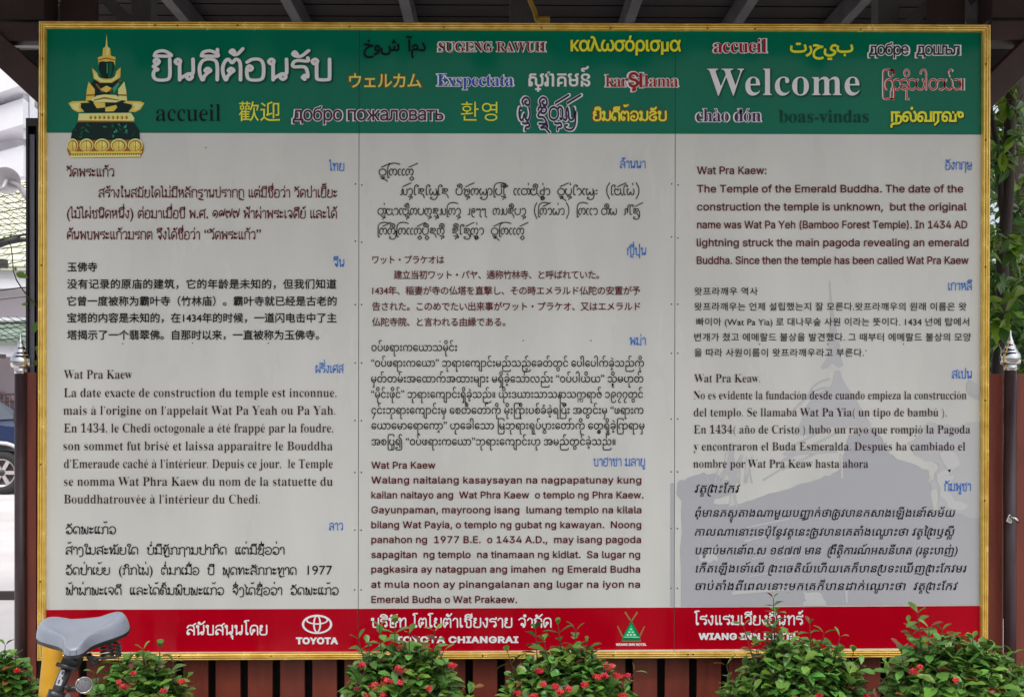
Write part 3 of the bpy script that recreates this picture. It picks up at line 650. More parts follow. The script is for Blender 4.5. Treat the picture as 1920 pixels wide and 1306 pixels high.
def word(name, txt, x0, x1, bl, size, col, parent, edge=None, ew=1.6, e=0.0, drop=None, **kw):
    mb = MB(); ms = []
    if drop: T(mb, txt, x0+drop[1], x1+drop[1], bl+drop[2], size, e=e+drop[3], y=Y0-0.0026, mi=len(ms), **kw); ms.append(ink(drop[0]))
    if edge: T(mb, txt, x0-ew, x1+ew, bl, size, e=e+ew, y=Y0-0.0032, mi=len(ms), **kw); ms.append(ink(edge))
    T(mb, txt, x0, x1, bl, size, e=e, y=Y0-0.0040, mi=len(ms), **kw); ms.append(ink(col))
    face_viewer(mb); return mb.build(name, ms, parent)
P0, P1, P2 = PANELS
MAR, DMA, BLK, BLU = (66, 5, 9), (38, 8, 12), (6, 6, 9), (16, 80, 150)
WHT = (200, 196, 200)
# -- green band
word('greeting', 'ยินดีต้อนรับ', 285, 620.5, 150.5, 72, (198, 194, 198), P0, e=0.9, font='Thai', k=1, drop=((4, 55, 42), 2, 2.5, 1.5))
word('greeting', 'accueil', 291.5, 413.5, 227, 46, (0, 16, 14), P0, e=-0.9, mode='serif', k=0.4)
word('greeting', '歡迎', 448, 525, 224, 40, (190, 215, 50), P0, e=0.1)
word('greeting', 'добро', 549, 640, 226, 36, (62, 20, 46), P0, edge=(205, 190, 215), ew=1.3, e=0.45)
word('greeting', 'пожаловать', 652, 830, 226, 36, (62, 20, 46), P1, edge=(205, 190, 215), ew=1.3, e=0.45)
word('greeting', 'خوش آمد'.replace(' ', '  '), 682, 797, 96, 33, (0, 12, 8), P1, e=0.8)
word('greeting', 'SUGENG RAWUH', 822, 1022, 97, 26, (96, 10, 22), P1, edge=(215, 195, 200), ew=1.5, mode='serif', e=-0.15)
word('greeting', 'καλωσόρισμα', 1070.5, 1274.5, 96, 37, (222, 214, 40), P1, e=0.9, drop=((20, 30, 10), 1.5, 1.5, 0.3))
word('greeting', 'ウェルカム', 655, 788, 163, 31, (225, 170, 80), P1, edge=(120, 60, 10), ew=1.2, e=0.3)
word('greeting', 'Exspectata', 820, 962, 161.5, 33, (26, 62, 140), P1, edge=(190, 205, 225), ew=1.5, mode='serif', e=-0.15)
word('greeting', 'ស្វាគមន៍', 991, 1105, 162, 40, (205, 212, 200), P1, e=0.6)
word('greeting', 'kar', 1135.5, 1176, 163, 33, (120, 26, 20), P1, edge=(225, 205, 190), ew=1.5, mode='serif', e=-0.15)
word('greeting', 'ŞI', 1179, 1203, 163, 36, (120, 26, 20), P1, edge=(225, 205, 190), ew=1.9, e=1.2)
word('greeting', 'lama', 1208, 1271, 163, 33, (120, 26, 20), P1, edge=(225, 205, 190), ew=1.5, mode='serif', e=-0.15)
word('greeting', '환영', 864, 934, 224, 40, (178, 206, 46), P1, e=-0.2, k=0.2)
word('greeting', 'w^k E^_tk/sj/', 972, 1090, 226, 46, (40, 28, 60), P1, edge=(190, 196, 220), ew=1.7, e=0.3, font='Lanna', k=1)
word('greeting', 'ຍິນດີຕ້ອນຮັບ', 1112, 1250, 226, 31, (238, 178, 50), P1, edge=(110, 40, 8), ew=1.3, e=0.6, font='Lao')
word('greeting', 'accueil', 1338, 1437, 99, 38, (120, 10, 30), P2, edge=(225, 205, 210), ew=1.5, mode='serif', e=-0.15)
word('greeting', 'بيحرت'[::-1], 1482, 1598, 98, 34, (205, 212, 40), P2, e=0.9)
word('greeting', 'добре', 1629.5, 1702, 103, 31, (40, 34, 44), P2, edge=(210, 200, 215), ew=1.7, e=0.3)
word('greeting', 'дошъл', 1718.5, 1798, 103, 31, (40, 34, 44), P2, edge=(210, 200, 215), ew=1.7, e=0.3)
word('greeting', 'Welcome', 1325.5, 1612.5, 178.5, 73, (196, 186, 190), P2, mode='serif', e=-0.6, drop=((4, 55, 42), 2, 2.5, 1.5))
word('greeting', 'ကြိုဆိုပါတယ်။', 1655, 1805.5, 169, 39, (150, 40, 30), P2, edge=(222, 205, 185), ew=1.2, e=-0.45, mode='burmese')
word('greeting', 'chào', 1305.5, 1366, 228, 35, (52, 24, 62), P2, edge=(205, 195, 222), ew=1.5, mode='serif', e=-0.15)
word('greeting', 'đón', 1377, 1426, 228, 35, (52, 24, 62), P2, edge=(205, 195, 222), ew=1.5, mode='serif', e=-0.15)
word('greeting', 'boas-vindas', 1461, 1629, 229.5, 34, (0, 44, 32), P2, mode='serif', e=-0.2, k=0.4)
word('greeting', 'நல்வரவு', 1670, 1805.5, 228, 33, (215, 212, 44), P2, e=0.9, drop=((20, 26, 12), 1.5, 1.8, 0.5))
# -- language names
for t, x0, x1, bl, p in (('ไทย', 617, 645.5, 320, P0), ('จีน', 625, 645.5, 500, P0), ('ฝรั่งเศส', 591.7, 645, 698.6, P0), ('ลาว', 617.4, 643, 993.3, P0), ('ล้านนา', 1162.8, 1210.5, 315.5, P1), ('ญี่ปุ่น', 1175.7, 1211.5, 478, P1), ('พม่า', 1181, 1210.8, 646.3, P1), ('บาฮาซา มลายู', 1113, 1209.6, 872.9, P1), ('อังกฤษ', 1773, 1823.8, 317.8, P2), ('เกาหลี', 1778.4, 1822.7, 544, P2), ('สเปน', 1785.5, 1822.5, 708.9, P2), ('กัมพูชา', 1770.7, 1820.8, 919.5, P2)):
    block('language_name', BLU, [(t, x0, x1, bl, 25, dict(e=0.15, k=1, font='Thai'))], p)
# -- first panel
block('thai_text_line', MAR, [('วัดพระแก้ว', 124.8, 213.8, 331, 26.5), ('สร้างในสมัยใดไม่มีหลักฐานปรากฎ แต่มีชื่อว่า วัดป่าเยี๊ยะ', 185, 632, 370, 26.5), ('(ไม้ไผ่ชนิดหนึ่ง) ต่อมาเมื่อปี พ.ศ. ๑๙๗๗ ฟ้าผ่าพระเจดีย์ และได้', 125.5, 632.5, 409, 26.5), ('ค้นพบพระแก้วมรกต จึงได้ชื่อว่า “วัดพระแก้ว”', 125.5, 489, 448.5, 26.5)], P0, e=0.22, k=1, font='Thai')
block('chinese_text_line', BLK, [('玉佛寺', 126.5, 182, 507.5, 19), ('没有记录的原庙的建筑，它的年龄是未知的，但我们知道', 126, 631, 539.7, 19.8), ('它曾一度被称为霸叶寺（竹林庙）。霸叶寺就已经是古老的', 126, 631, 571.6, 19.6), ('宝塔的内容是未知的，在1434年的时候，一道闪电击中了主', 126, 631, 603, 19.6), ('塔揭示了一个翡翠佛。自那时以来，一直被称为玉佛寺。', 126, 598, 635, 19.6)], P0, e=0.25, k=0.2)
block('french_text_line', DMA, [('Wat Pra Kaew', 119.5, 248, 709.6, 24), ('La date exacte de construction du temple est inconnue,', 119.5, 631, 743.8, 24), ('mais á l’origine on l’appelait Wat Pa Yeah ou Pa Yah.', 118.5, 629, 776.9, 24), ('En 1434, le Chedi octogonale a été frappé par la foudre,', 119.5, 625, 810, 24), ('son sommet fut brisé et laissa apparaitre le Bouddha', 118.5, 623.7, 843.4, 24), ('d’Emeraude caché à l’intérieur. Depuis ce jour,  le Temple', 119.5, 624, 876.8, 24), ('se nomma Wat Phra Kaew du nom de la statuette du', 119.5, 624, 910, 24), ('Bouddhatrouvée à l’intérieur du Chedi.', 119.5, 487.7, 943, 24)], P0, e=-0.45, mode='serif', k=0.9)
block('lao_text_line', BLK, [('ວັດພະແກ້ວ', 123, 217.6, 1000, 24.5), ('ສ້າງໃນສະໝັຍໃດ  ບໍ່ມີຫຼັກຖານປາກົດ  ແຕ່ມີຊື່ອວ່າ', 123, 533.6, 1038.5, 24.5), ('ວັດປ່າເຍ້ຍ  (ກົກໄຜ່)  ຕໍ່ມາເມື່ອ  ປີ  ພຸດທະສັກກະຫຼາດ  1977', 123, 623, 1076.4, 24.5), ('ຟ້າຜ່າພະເຈດີ  ແລະໄດ້ຄົ້ນພົບພະແກ້ວ  ຈິ່ງໄດ້ຊື່ອວ່າ  ວັດພະແກ້ວ', 123, 635, 1114, 24.5)], P0, font='Lao', k=0.9)
# -- second panel
block('lanna_text_line', (24, 24, 26), [('o_/Lnccnv/', 710, 784, 329, 22), ("s/akiEiwjiE  u^h/knwjaLuik^  cct'm^dkv'a  o_/uk'iacwj:  (im/iw')", 750, 1199, 365.6, 22), ("t'kmacm^'knunkEksLnak  1977  nsE^uak  (Ln/aw'a)  Lncca t^w  qiEj/", 708, 1206, 402.7, 22), ("Ln/n^jLnccnv/u^vEnk^  Ek^iEj/nkv'a  o_/Lnccnv/", 708, 991, 439.8, 22)], P1, font='Lanna', k=1)
block('japanese_text_line', MAR, [('ワット・プラケオは', 698, 832, 493.2, 17), ('建立当初ワット・パヤ、通称竹林寺、と呼ばれていた。', 738.5, 1123, 521.6, 17.6), ('1434年、稲妻が寺の仏塔を直撃し、その時エメラルド仏陀の安置が予', 698, 1200, 551.3, 17.6), ('告された。このめでたい出来事がワット・プラケオ、又はエメラルド', 698, 1200, 580.8, 17.6), ('仏陀寺院、と言われる由縁である。', 697.5, 947.4, 610, 17.6)], P1, e=0.16, k=0.6)
block('burmese_text_line', BLK, [('ဝပ်ဖရားကယောသမိုင်း', 696.6, 857, 657.8, 20.5), ('“ဝပ်ဖရားကယော” ဘုရားကျောင်းမည်သည့်ခေတ်တွင် ပေါ်ပေါက်ခဲ့သည်ကို', 696, 1207.6, 687, 20.5), ('မှတ်တမ်းအထောက်အထားများ မရှိခဲ့သော်လည်း “ဝပ်ပါယိယ” သို့မဟုတ်', 696, 1206.4, 716.4, 20.5), ('“မိုင်းဖိုင်” ဘုရားကျောင်းရှိခဲ့သည်။ ယိုးဒယားသာသနာသက္ကရာဇ် ၁၉၇၇တွင်', 696, 1205.6, 745.5, 20.5), ('၄င်းဘုရားကျောင်းမှ စေတီတော်ကို မိုးကြိုးပစ်ခံခဲ့ရပြီး အတွင်းမှ “ဖရားက', 696.6, 1206.4, 775.3, 20.5), ('ယောမောရောကော့” ဟုခေါ်သော မြဘုရားရုပ်ပွားတော်ကို တွေ့ရှိခဲ့ကြရာမှ', 696.6, 1208.4, 804, 20.5), ('အစပြု၍ “ဝပ်ဖရားကယော”ဘုရားကျောင်းဟု အမည်တွင်ခဲ့သည်။', 696.6, 1153.8, 833.9, 20.5)], P1, mode='burmese', k=1, e=0.1)
block('tagalog_text_line', MAR, [('Wat Pra Kaew', 696.6, 816.5, 877.7, 24.6), ('Walang naitalang kasaysayan na nagpapatunay kung', 696.6, 1202.8, 905.5, 24.6), ('kailan naitayo ang  Wat Phra Kaew  o templo ng Phra Kaew.', 696.6, 1206.4, 933.4, 24.6), ('Gayunpaman, mayroong isang  lumang templo na kilala', 696.6, 1202.8, 961.3, 24.6), ('bilang Wat Payia, o templo ng gubat ng kawayan.  Noong', 696.6, 1202.4, 989.2, 24.6), ('panahon ng  1977 B.E.  o 1434 A.D.,  may isang pagoda', 696.6, 1202, 1017, 24.6), ('sapagitan  ng templo  na tinamaan ng kidlat.  Sa lugar ng', 696.6, 1200.4, 1045, 24.6), ('pagkasira ay natagpuan ang imahen  ng Emerald Budha', 696.6, 1200.4, 1072.4, 24.6), ('at mula noon ay pinangalanan ang lugar na iyon na', 696.6, 1200.4, 1100.7, 24.6), ('Emerald Budha o Wat Prakaew.', 696.6, 969.4, 1129, 24.6)], P1, font='I', e=0.3, k=0.7)
# -- third panel
block('english_text_line', MAR, [('Wat Pra Kaew:', 1307.4, 1437, 326.4, 27.5), ('The Temple of the Emerald Buddha. The date of the', 1307.4, 1806, 360.8, 27.5), ('construction the temple is unknown,  but the original', 1307.4, 1812.4, 394.5, 27.5), ('name was Wat Pa Yeh (Bamboo Forest Temple). In 1434 AD', 1307.4, 1813.5, 428, 27.5), ('lightning struck the main pagoda revealing an emerald', 1306.7, 1815.9, 461.5, 27.5), ('Buddha. Since then the temple has been called Wat Pra Kaew', 1306.7, 1815.9, 494.8, 27.5)], P2, font='I', e=0.3, k=0.9)
block('korean_text_line', BLK, [('왓프라깨우 역사', 1302, 1421.6, 552, 16.5), ('왓프라깨우는 언제 설립했는지 잘 모른다.왓프라깨우의 원래 이름은 왓', 1302, 1812.8, 580.8, 16.8), ('빠이아 (Wat Pa Yia) 로 대나무숲 사원 이라는 뜻이다. 1434 넌에 탑에서', 1305.7, 1817.6, 609.4, 16.8), ('번개가 쳤고 에메랄드 불상을 발견했다. 그 때부터 에메랄드 불상의 모양', 1302, 1821, 638, 16.8), ('을 따라 사원이름이 왓프라깨우라고 부른다.`', 1302, 1625, 667, 16.8)], P2, e=0.08, k=0.5)
block('spanish_text_line', DMA, [('Wat Pra Keaw.', 1301.6, 1425.5, 716.3, 22.5), ('No es evidente la fundación desde cuando empieza la construcción', 1300.5, 1812.3, 748, 22.5), ('del templo. Se llamaba Wat Pa Yia( un tipo de bambú ).', 1300.5, 1775, 780, 22.5), ('En 1434( año de Cristo ) hubo un rayo que rompió la Pagoda', 1301, 1819.4, 812, 22.5), ('y encontraron el Buda Esmeralda. Después ha cambiado el', 1300.5, 1810.2, 843.8, 22.5), ('nombre por Wat Pra Keaw hasta ahora', 1299.8, 1628, 876.2, 22.5)], P2, e=-0.42, mode='serif', k=0.9)
block('khmer_text_line', BLK, [('វត្តព្រះកែវ', 1302.3, 1385, 923, 23), ('ពុំមានភស្តុតាងណាមួយបញ្ជាក់ថាត្រូវបានកសាងឡើងនៅសម័យ', 1303, 1789.4, 968, 21), ('កាលណានោះទេប៉ុន្តែវត្តនេះត្រូវបានគេតាំងឈ្មោះថា វត្តព្រៃឫស្សី', 1303, 1788.4, 1003.4, 21), ('បន្ទាប់មកនៅព.ស ១៩៧៧ មាន  ព្រឹត្តិការណ៍អសនីបាត (រន្ទះបាញ់)', 1302.3, 1794.3, 1038.2, 21), ('កើតឡើងទៅលើ ព្រះចេតិយ៍ហើយគេក៏បានប្រទះឃើញព្រះកែវមរ', 1303, 1810.6, 1072, 21), ('ចាប់តាំងពីពេលនោះមកគេក៏បានដាក់ឈ្មោះថា  វត្តព្រះកែវ', 1302.3, 1793.6, 1105, 21)], P2, mode='khmer', shear=0.22, e=0.08, k=0.6)
# -- red band
FW = (205, 196, 214)
block('sponsor_text_line', FW, [('สนับสนุนโดย', 350, 501, 1189, 32, dict(e=0.38, k=1, font='Thai'))], P0)
block('sponsor_text_line', FW, [('TOYOTA', 556, 633, 1205.8, 21.5, dict(font='I', e=1.0, k=.8))], P0)
block('sponsor_text_line', FW, [('บริษัท โตโยต้าเชียงราย จำกัด', 695.6, 1034, 1175, 31, dict(e=0.38, k=1, font='Thai')), ('TOYOTA CHIANGRAI', 742, 971.5, 1203.8, 21.5, dict(font='I', e=.9, k=.8))], P1)
block('sponsor_text_line', FW, [('WIANG INN HOTEL', 1155, 1212, 1209.3, 8, dict(font='I', e=0.35,k=.8))], P1)
block('sponsor_text_line', FW, [('โรงแรมเวียงอินทร์', 1302, 1505.8, 1170.4, 31, dict(e=0.38, k=1, font='Thai')), ('WIANG INN HOTEL', 1311, 1497, 1197.6, 21.5, dict(font='I', e=.9, k=.8))], P2)
def ring(cx, cy, rx, ry, w1, w2=None):     # one closed oval band
    w2 = w2 or w1; n = 40
    o_ = [(cx+rx*math.cos(2*math.pi*k/n), cy+ry*math.sin(2*math.pi*k/n)) for k in range(n+1)]
    i_ = [(cx+(rx-w1)*math.cos(2*math.pi*k/n), cy+(ry-w2)*math.sin(2*math.pi*k/n)) for k in range(n+1)]
    return [([o_[k], o_[k+1], i_[k+1], i_[k]], 0) for k in range(n)]
flat('oval_emblem', ring(594.5, 1169.5, 28.5, 18, 4.2, 3.2), ink(FW), Y0-0.0034, P0)
flat('oval_emblem', ring(594.5, 1169, 7.6, 16.5, 3.4, 2.6), ink(FW), Y0-0.0040, P0)
flat('oval_emblem', ring(594.5, 1161.5, 21, 8.6, 3.2, 2.6), ink(FW), Y0-0.0046, P0)
_br = (120, 84, 50)
def bar(x0, y0, x1, y1, w0, w1, mi):
    d = np.array([x1-x0, y1-y0]); n = np.array([-d[1], d[0]])/np.hypot(*d)
    return ([(x0+n[0]*w0, y0+n[1]*w0), (x1+n[0]*w1, y1+n[1]*w1), (x1-n[0]*w1, y1-n[1]*w1), (x0-n[0]*w0, y0-n[1]*w0)], mi)
flat('house_emblem', [bar(1172, 1146.5, 1187, 1170, 1.7, 1.1, 0), bar(1195, 1146.5, 1180, 1170, 1.7, 1.1, 0), bar(1158, 1173, 1168, 1194, 1.2, 1.6, 0), bar(1208.5, 1173, 1198.5, 1194, 1.2, 1.6, 0), bar(1166, 1201, 1202, 1201, 1.2, 1.2, 0), bar(1183.5, 1163, 1166, 1200, .6, .9, 0)], ink(_br), Y0-0.0034, P1)
flat('house_emblem', [([(1183.5, 1163), (1200, 1191), (1201, 1200), (1166, 1200), (1168.5, 1191)], 0), ([(1183.5, 1169), (1195.5, 1192.6), (1170, 1192.6)], 1), bar(1169, 1193.4, 1199, 1193.4, .6, .6, 2)]
     + [([(x-1.9, y-1.2), (x+1.9, y-1.2), (x+1.9, y+1.2), (x-1.9, y+1.2)], 2) for x, y in ((1183, 1178.6), (1180, 1184), (1186.4, 1184), (1177, 1189.2), (1183, 1189.2), (1189.4, 1189.2))],
     [ink((0, 92, 52)), ink((8, 140, 80)), ink((165, 235, 200))], Y0-0.0040, P1)
for o in P1.children:
    if o.name.startswith('house_emblem') and len(o.data.materials) == 3:   # lift the windows off the gable
        me = o.data
        for p_ in me.polygons:
            if p_.material_index:
                for vi in p_.vertices: me.vertices[vi].co.y -= 0.0006*p_.material_index
# -- seated gilded figure on a tiered pedestal (plain stand-in for the printed statue)
GL_ = {'g': (196, 152, 66), 'h': (226, 196, 112), 'd': (120, 78, 22), 'k': (10, 30, 26), 'e': (6, 72, 48), 'l': (40, 120, 96)}
KEY = list(GL_)
def fig(pl, c, dy): return ([(110+x/5.022, 50+y/5.022) for x, y in pl], KEY.index(c), dy)
def ell(cx, cy, rx, ry, n=20): return [(cx+rx*math.cos(2*math.pi*k/n), cy+ry*math.sin(2*math.pi*k/n)) for k in range(n)]
STAT = []
a_ = STAT.append
a_(fig([(330, 505), (560, 505), (615, 570), (640, 700), (690, 740), (650, 810), (240, 810), (200, 740), (262, 700), (280, 570)], 'k', 0))
a_(fig([(500, 600), (580, 510), (600, 560), (545, 650), (470, 660)], 'e', 1)); a_(fig([(505, 580), (560, 530), (575, 540), (520, 630)], 'l', 2))
a_(fig([(452, 70), (462, 190), (485, 205), (492, 275), (536, 288), (530, 365), (510, 330), (390, 330), (378, 365), (368, 292), (412, 275), (418, 205), (440, 190)], 'g', 1))
a_(fig([(452, 90), (458, 190), (478, 210), (470, 270), (448, 268), (450, 190)], 'h', 2)); a_(fig([(372, 312), (450, 292), (534, 312), (532, 322), (450, 304), (374, 322)], 'd', 2))
a_(fig([(380, 335), (420, 326), (450, 336), (480, 326), (520, 335), (522, 400), (500, 470), (462, 492), (440, 492), (402, 470), (376, 400)], 'k', 2))
a_(fig([(476, 340), (505, 345), (505, 420), (488, 480), (466, 480)], 'e', 3)); a_(fig([(452, 345), (462, 345), (462, 440), (452, 440)], 'l', 3))
a_(fig([(316, 392), (366, 440), (376, 478), (410, 490), (500, 490), (528, 470), (544, 420), (584, 385), (580, 480), (500, 530), (390, 530), (330, 490)], 'g', 1))
a_(fig([(335, 430), (370, 470), (420, 505), (490, 505), (560, 440), (560, 480), (490, 522), (410, 522), (340, 484)], 'h', 2))
a_(fig([(390, 590), (450, 556), (500, 580), (450, 622)], 'g', 2)); a_(fig([(345, 540), (360, 540), (410, 600), (500, 590), (580, 500), (590, 510), (510, 612), (404, 618)], 'd', 1))
for s in (1, -1):
    m_ = lambda q: [((x if s > 0 else 900-x), y) for x, y in q]
    a_(fig(m_([(282, 518), (340, 590), (340, 640), (330, 690), (256, 700), (264, 600)]), 'g' if s > 0 else 'h', 2)); a_(fig(m_([(262, 640), (340, 636), (340, 650), (262, 656)]), 'd', 3))
    a_(fig(m_([(92, 722), (130, 704), (262, 700), (290, 716), (210, 735), (205, 760), (240, 800), (180, 806), (130, 780)]), 'g', 1)); a_(fig(m_([(110, 730), (200, 716), (180, 760), (200, 790), (150, 780)]), 'h', 2))
a_(fig([(300, 690), (360, 650), (430, 640), (540, 645), (600, 690), (540, 715), (430, 712), (340, 715)], 'h', 3)); a_(fig([(330, 690), (430, 664), (570, 690), (570, 698), (430, 680), (330, 700)], 'd', 4))
a_(fig([(326, 716), (436, 716), (440, 760), (360, 770)], 'g', 3)); a_(fig([(438, 762), (540, 738), (552, 760), (520, 798), (440, 800)], 'g', 3)); a_(fig([(205, 720), (320, 716), (340, 780), (250, 800)], 'k', 2))
a_(fig([(190, 818), (680, 812), (712, 860), (706, 905), (180, 900)], 'h', 1)); a_(fig([(180, 884), (706, 888), (704, 905), (180, 902)], 'd', 2))
for k in range(9): a_(fig(ell(300+k*42, 855, 17, 22, 10), 'g', 2)); a_(fig(ell(304+k*42, 858, 9, 14, 10), 'd', 3))
a_(fig([(180, 900), (706, 900), (760, 980), (766, 1075), (110, 1075), (128, 980)], 'k', 2))
random.seed(4)
for k in range(26):
    x, y = random.uniform(135, 740), random.uniform(915, 1050)
    a_(fig([(x+random.uniform(-30, 30), y+random.uniform(-25, 25)) for _ in range(3)], random.choice('eell'), 3+k*0.02))
a_(fig([(96, 1100), (110, 1072), (766, 1066), (800, 1110), (802, 1165), (770, 1232), (110, 1236), (78, 1160)], 'd', 3))
for k, (x, rx) in enumerate(((132, 50), (262, 66), (408, 72), (566, 76), (722, 70))):
    a_(fig(ell(x, 1116, rx, 62), 'h', 4)); a_(fig(ell(x, 1120, rx*.86, 52), 'd', 5)); a_(fig(ell(x-3, 1122, rx*.72, 45), 'g', 6)); a_(fig(ell(x+8, 1105, rx*.3, 24), 'h', 7)); a_(fig([(x-2, 1075), (x+4, 1075), (x+4, 1165), (x-2, 1165)], 'd', 8))
a_(fig([(108, 1176), (790, 1172), (776, 1192), (112, 1196)], 'g', 6)); a_(fig([(106, 1214), (772, 1210), (768, 1226), (108, 1234)], 'h', 6))
for k in range(30): a_(fig(ell(125+k*22, 1205, 6, 7, 6), 'h', 7))
mb = MB()
for pl, mi, dy in STAT:
    tv, tf = tri(('st', len(TRI)), [np.array(pl, float)])
    mb.add(onplane(tv, Y0-0.0022-dy*0.0003), [list(t) for t in tf], mi)
face_viewer(mb); mb.build('statue_picture', [ink(GL_[k]) for k in KEY], P0)
# -- pale grey temple silhouette printed on the third panel
TG, TL_, TU = (134, 134, 136), (150, 150, 148), (142, 142, 142)
random.seed(9)
def rough(pl, a=3.0, n=4):
    o_ = []
    for i in range(len(pl)):
        p, q = pl[i], pl[(i+1) % len(pl)]
        for k in range(n): t = k/n; o_.append((p[0]+(q[0]-p[0])*t+random.uniform(-a, a)*(k > 0), p[1]+(q[1]-p[1])*t+random.uniform(-a, a)*(k > 0)))
    return o_
SIL = [([(1555, 527), (1557, 527), (1560, 565), (1566, 605), (1557, 605), (1556, 560)], 0), ([(1557, 604), (1566, 604), (1574, 640), (1577, 672), (1582, 684), (1574, 690), (1560, 681), (1552, 690), (1541, 692), (1540, 686), (1552, 668), (1553, 640)], 0),
       (rough([(1566, 694), (1574, 694), (1578, 706), (1596, 735), (1612, 760), (1622, 775), (1634, 795), (1630, 800), (1560, 800), (1520, 815), (1486, 815), (1500, 795), (1512, 760), (1530, 740), (1560, 720)], 1.5, 2), 0),
       (rough([(1592, 815), (1634, 800), (1655, 822), (1668, 850), (1690, 862), (1740, 880), (1744, 905), (1752, 960), (1838, 965), (1838, 1135), (1277, 1136), (1277, 960), (1282, 925), (1320, 945), (1390, 944), (1440, 925), (1540, 896), (1575, 880), (1583, 850)], 2, 5), 0),
       (rough([(1700, 830), (1740, 790), (1790, 800), (1838, 790), (1838, 970), (1760, 960), (1760, 925), (1745, 900), (1760, 870), (1730, 860)], 5, 4), 0),
       (rough([(1270, 905), (1290, 895), (1320, 885), (1350, 892), (1372, 905), (1375, 925), (1340, 935), (1320, 952), (1277, 960)], 4, 3), 0),
       (rough([(1359, 880), (1372, 830), (1376, 830), (1374, 880), (1390, 850), (1394, 852), (1380, 905), (1384, 950), (1372, 950), (1370, 900)], 2, 3), 0), ([(1257, 905), (1264, 905), (1264, 1136), (1257, 1136)], 0)]
for (x0, y0, x1, y1, w_) in ((1480, 840, 1592, 780, 2.5), (1455, 870, 1590, 800, 3), (1470, 850, 1570, 845, 4), (1465, 880, 1560, 835, 2.5), (1430, 900, 1480, 870, 2)):
    pl, mi = bar(x0, y0, x1, y1, w_, w_*0.6, 0); SIL.append((pl, 0))
for (cx, cy, rr) in ((1565, 745, 50), (1560, 770, 62), (1556, 790, 74)):
    o1 = [(cx-rr*math.cos(t), cy-rr*0.75*math.sin(t)) for t in [math.pi*0.1+k*0.12 for k in range(10)]]
    SIL.append((o1+[(x+1, y+4) for x, y in o1[::-1]], 0))
for k in range(12):
    x = 1332+k*7+random.uniform(-3, 3); pl, mi = bar(x, 905, x+random.uniform(-10, 14), 905-random.uniform(18, 62), 1.6, .5, 0); SIL.append((pl, 0))
for k in range(9):
    a0 = -0.6+k*0.28; pl, mi = bar(1836, 725, 1836-24*math.cos(a0), 725+24*math.sin(a0), 1.2, 2.4, 0); SIL.append((pl, 0))
sil = flat('temple_picture', [SIL[0]], ink(TG), Y0-0.0010, P2)
mb = MB()
for i, (pl, mi) in enumerate(SIL):
    if i == 7: continue
    tv, tf = tri(('sil', i), [np.array(pl, float)]); mb.add(onplane(tv, Y0-0.0009-0.00004*i), [list(t) for t in tf], 0 if i in (3, 5) else 2)
LT = [bar(1400, 988, 1480, 972, 1, 1.4, 1), bar(1396, 1014, 1440, 1003, 2, .8, 1), bar(1410, 1047, 1438, 1041, 1, 1, 1), bar(1458, 1046, 1510, 1036, 1.2, .6, 1), bar(1405, 1080, 1445, 1073, .8, .8, 1), bar(1480, 1040, 1508, 1030, .8, .8, 1),
      bar(1372, 1111, 1490, 1103, 3.4, 2, 1), (rough([(1312, 1040), (1340, 1025), (1346, 1045), (1330, 1055), (1316, 1052)], 4, 3), 1), (rough([(1505, 1108), (1540, 1112), (1550, 1135), (1500, 1135), (1512, 1125)], 3, 3), 1), ([(1584, 1106), (1590, 1106), (1589, 1130), (1586, 1130)], 1),
      ([(1575, 850), (1580, 850), (1581, 896), (1577, 896)], 1), (rough([(1756, 895), (1775, 880), (1790, 890), (1770, 920), (1800, 940), (1838, 945), (1790, 955), (1762, 930)], 6, 3), 1), (rough([(1760, 850), (1790, 846), (1800, 870), (1780, 885)], 4, 2), 1), (rough([(1378, 945), (1372, 915), (1366, 950)], 1, 2), 1)]
for i, (pl, mi) in enumerate(LT):
    tv, tf = tri(('lt', i), [np.array(pl, float)]); mb.add(onplane(tv, Y0-0.0019), [list(t) for t in tf], 1)
face_viewer(mb)
bpy.data.objects.remove(sil, do_unlink=True)
mb.build('temple_picture', [ink(TG), ink(TL_), ink(TU)], P2)
mb = MB(); pl, mi = SIL[7]; mb.add(onplane(pl, Y0-0.0010), [[0, 1, 2, 3]]); face_viewer(mb); mb.build('temple_picture', ink(TG), P1)
bpy.data.objects.remove(_ob, do_unlink=True)
# ------------------------------------------------------------------ slatted fence and its steel posts
M_slat = mat('red_brown_paint', (0.20, 0.038, 0.019), 0.5, var=0.2, vscale=4, stretch=(6, 6, 1), bump=0.1, bscale=30)
M_post = mat('dark_brown_paint', (0.050, 0.026, 0.030), 0.42, var=0.3, vscale=7, bump=0.08)
M_chrome = mat('chrome', (0.62, 0.61, 0.62), 0.14, metal=1.0, var=0.12, vscale=25)
FY = 4.27
fence = thing('slat_fence', (0, 0.07, 0), 'red brown upright slat fence running behind and below the notice board', 'fence')
zt = W(0, 698, FY).z
sl = [(48, 74), ] + [(107+60*k, 153+60*k) for k in range(29)] + [(1853, 1884), (1906, 1950), (1962, 2006), (2020, 2064)]
for (a, b_) in sl:
    p, q = W(a, 700, FY), W(b_, 700, FY)
    b = MB(); dz = random.uniform(-.004, .004)
    b.box(((p.x+q.x)/2, 0.07+random.uniform(-.002, .002), (zt+dz)/2+0.03), (q.x-p.x, 0.02, zt+dz-0.06), bev=0.003)
    b.build('slat', M_slat, fence)
for z in (0.32, 1.45):
    b = MB(); b.box((0.12, 0.105, z), (4.1, 0.04, 0.06), bev=0.003); b.build('rail', M_post, fence)
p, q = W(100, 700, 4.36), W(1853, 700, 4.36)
b = MB(); b.box(((p.x+q.x)/2, .16, .8), (q.x-p.x, .012, 1.5)); b.build('dark_backing', mat('near_black_board', (0.012, 0.010, 0.010), .8), fence)  # near-black sheet added for the shade between the slats
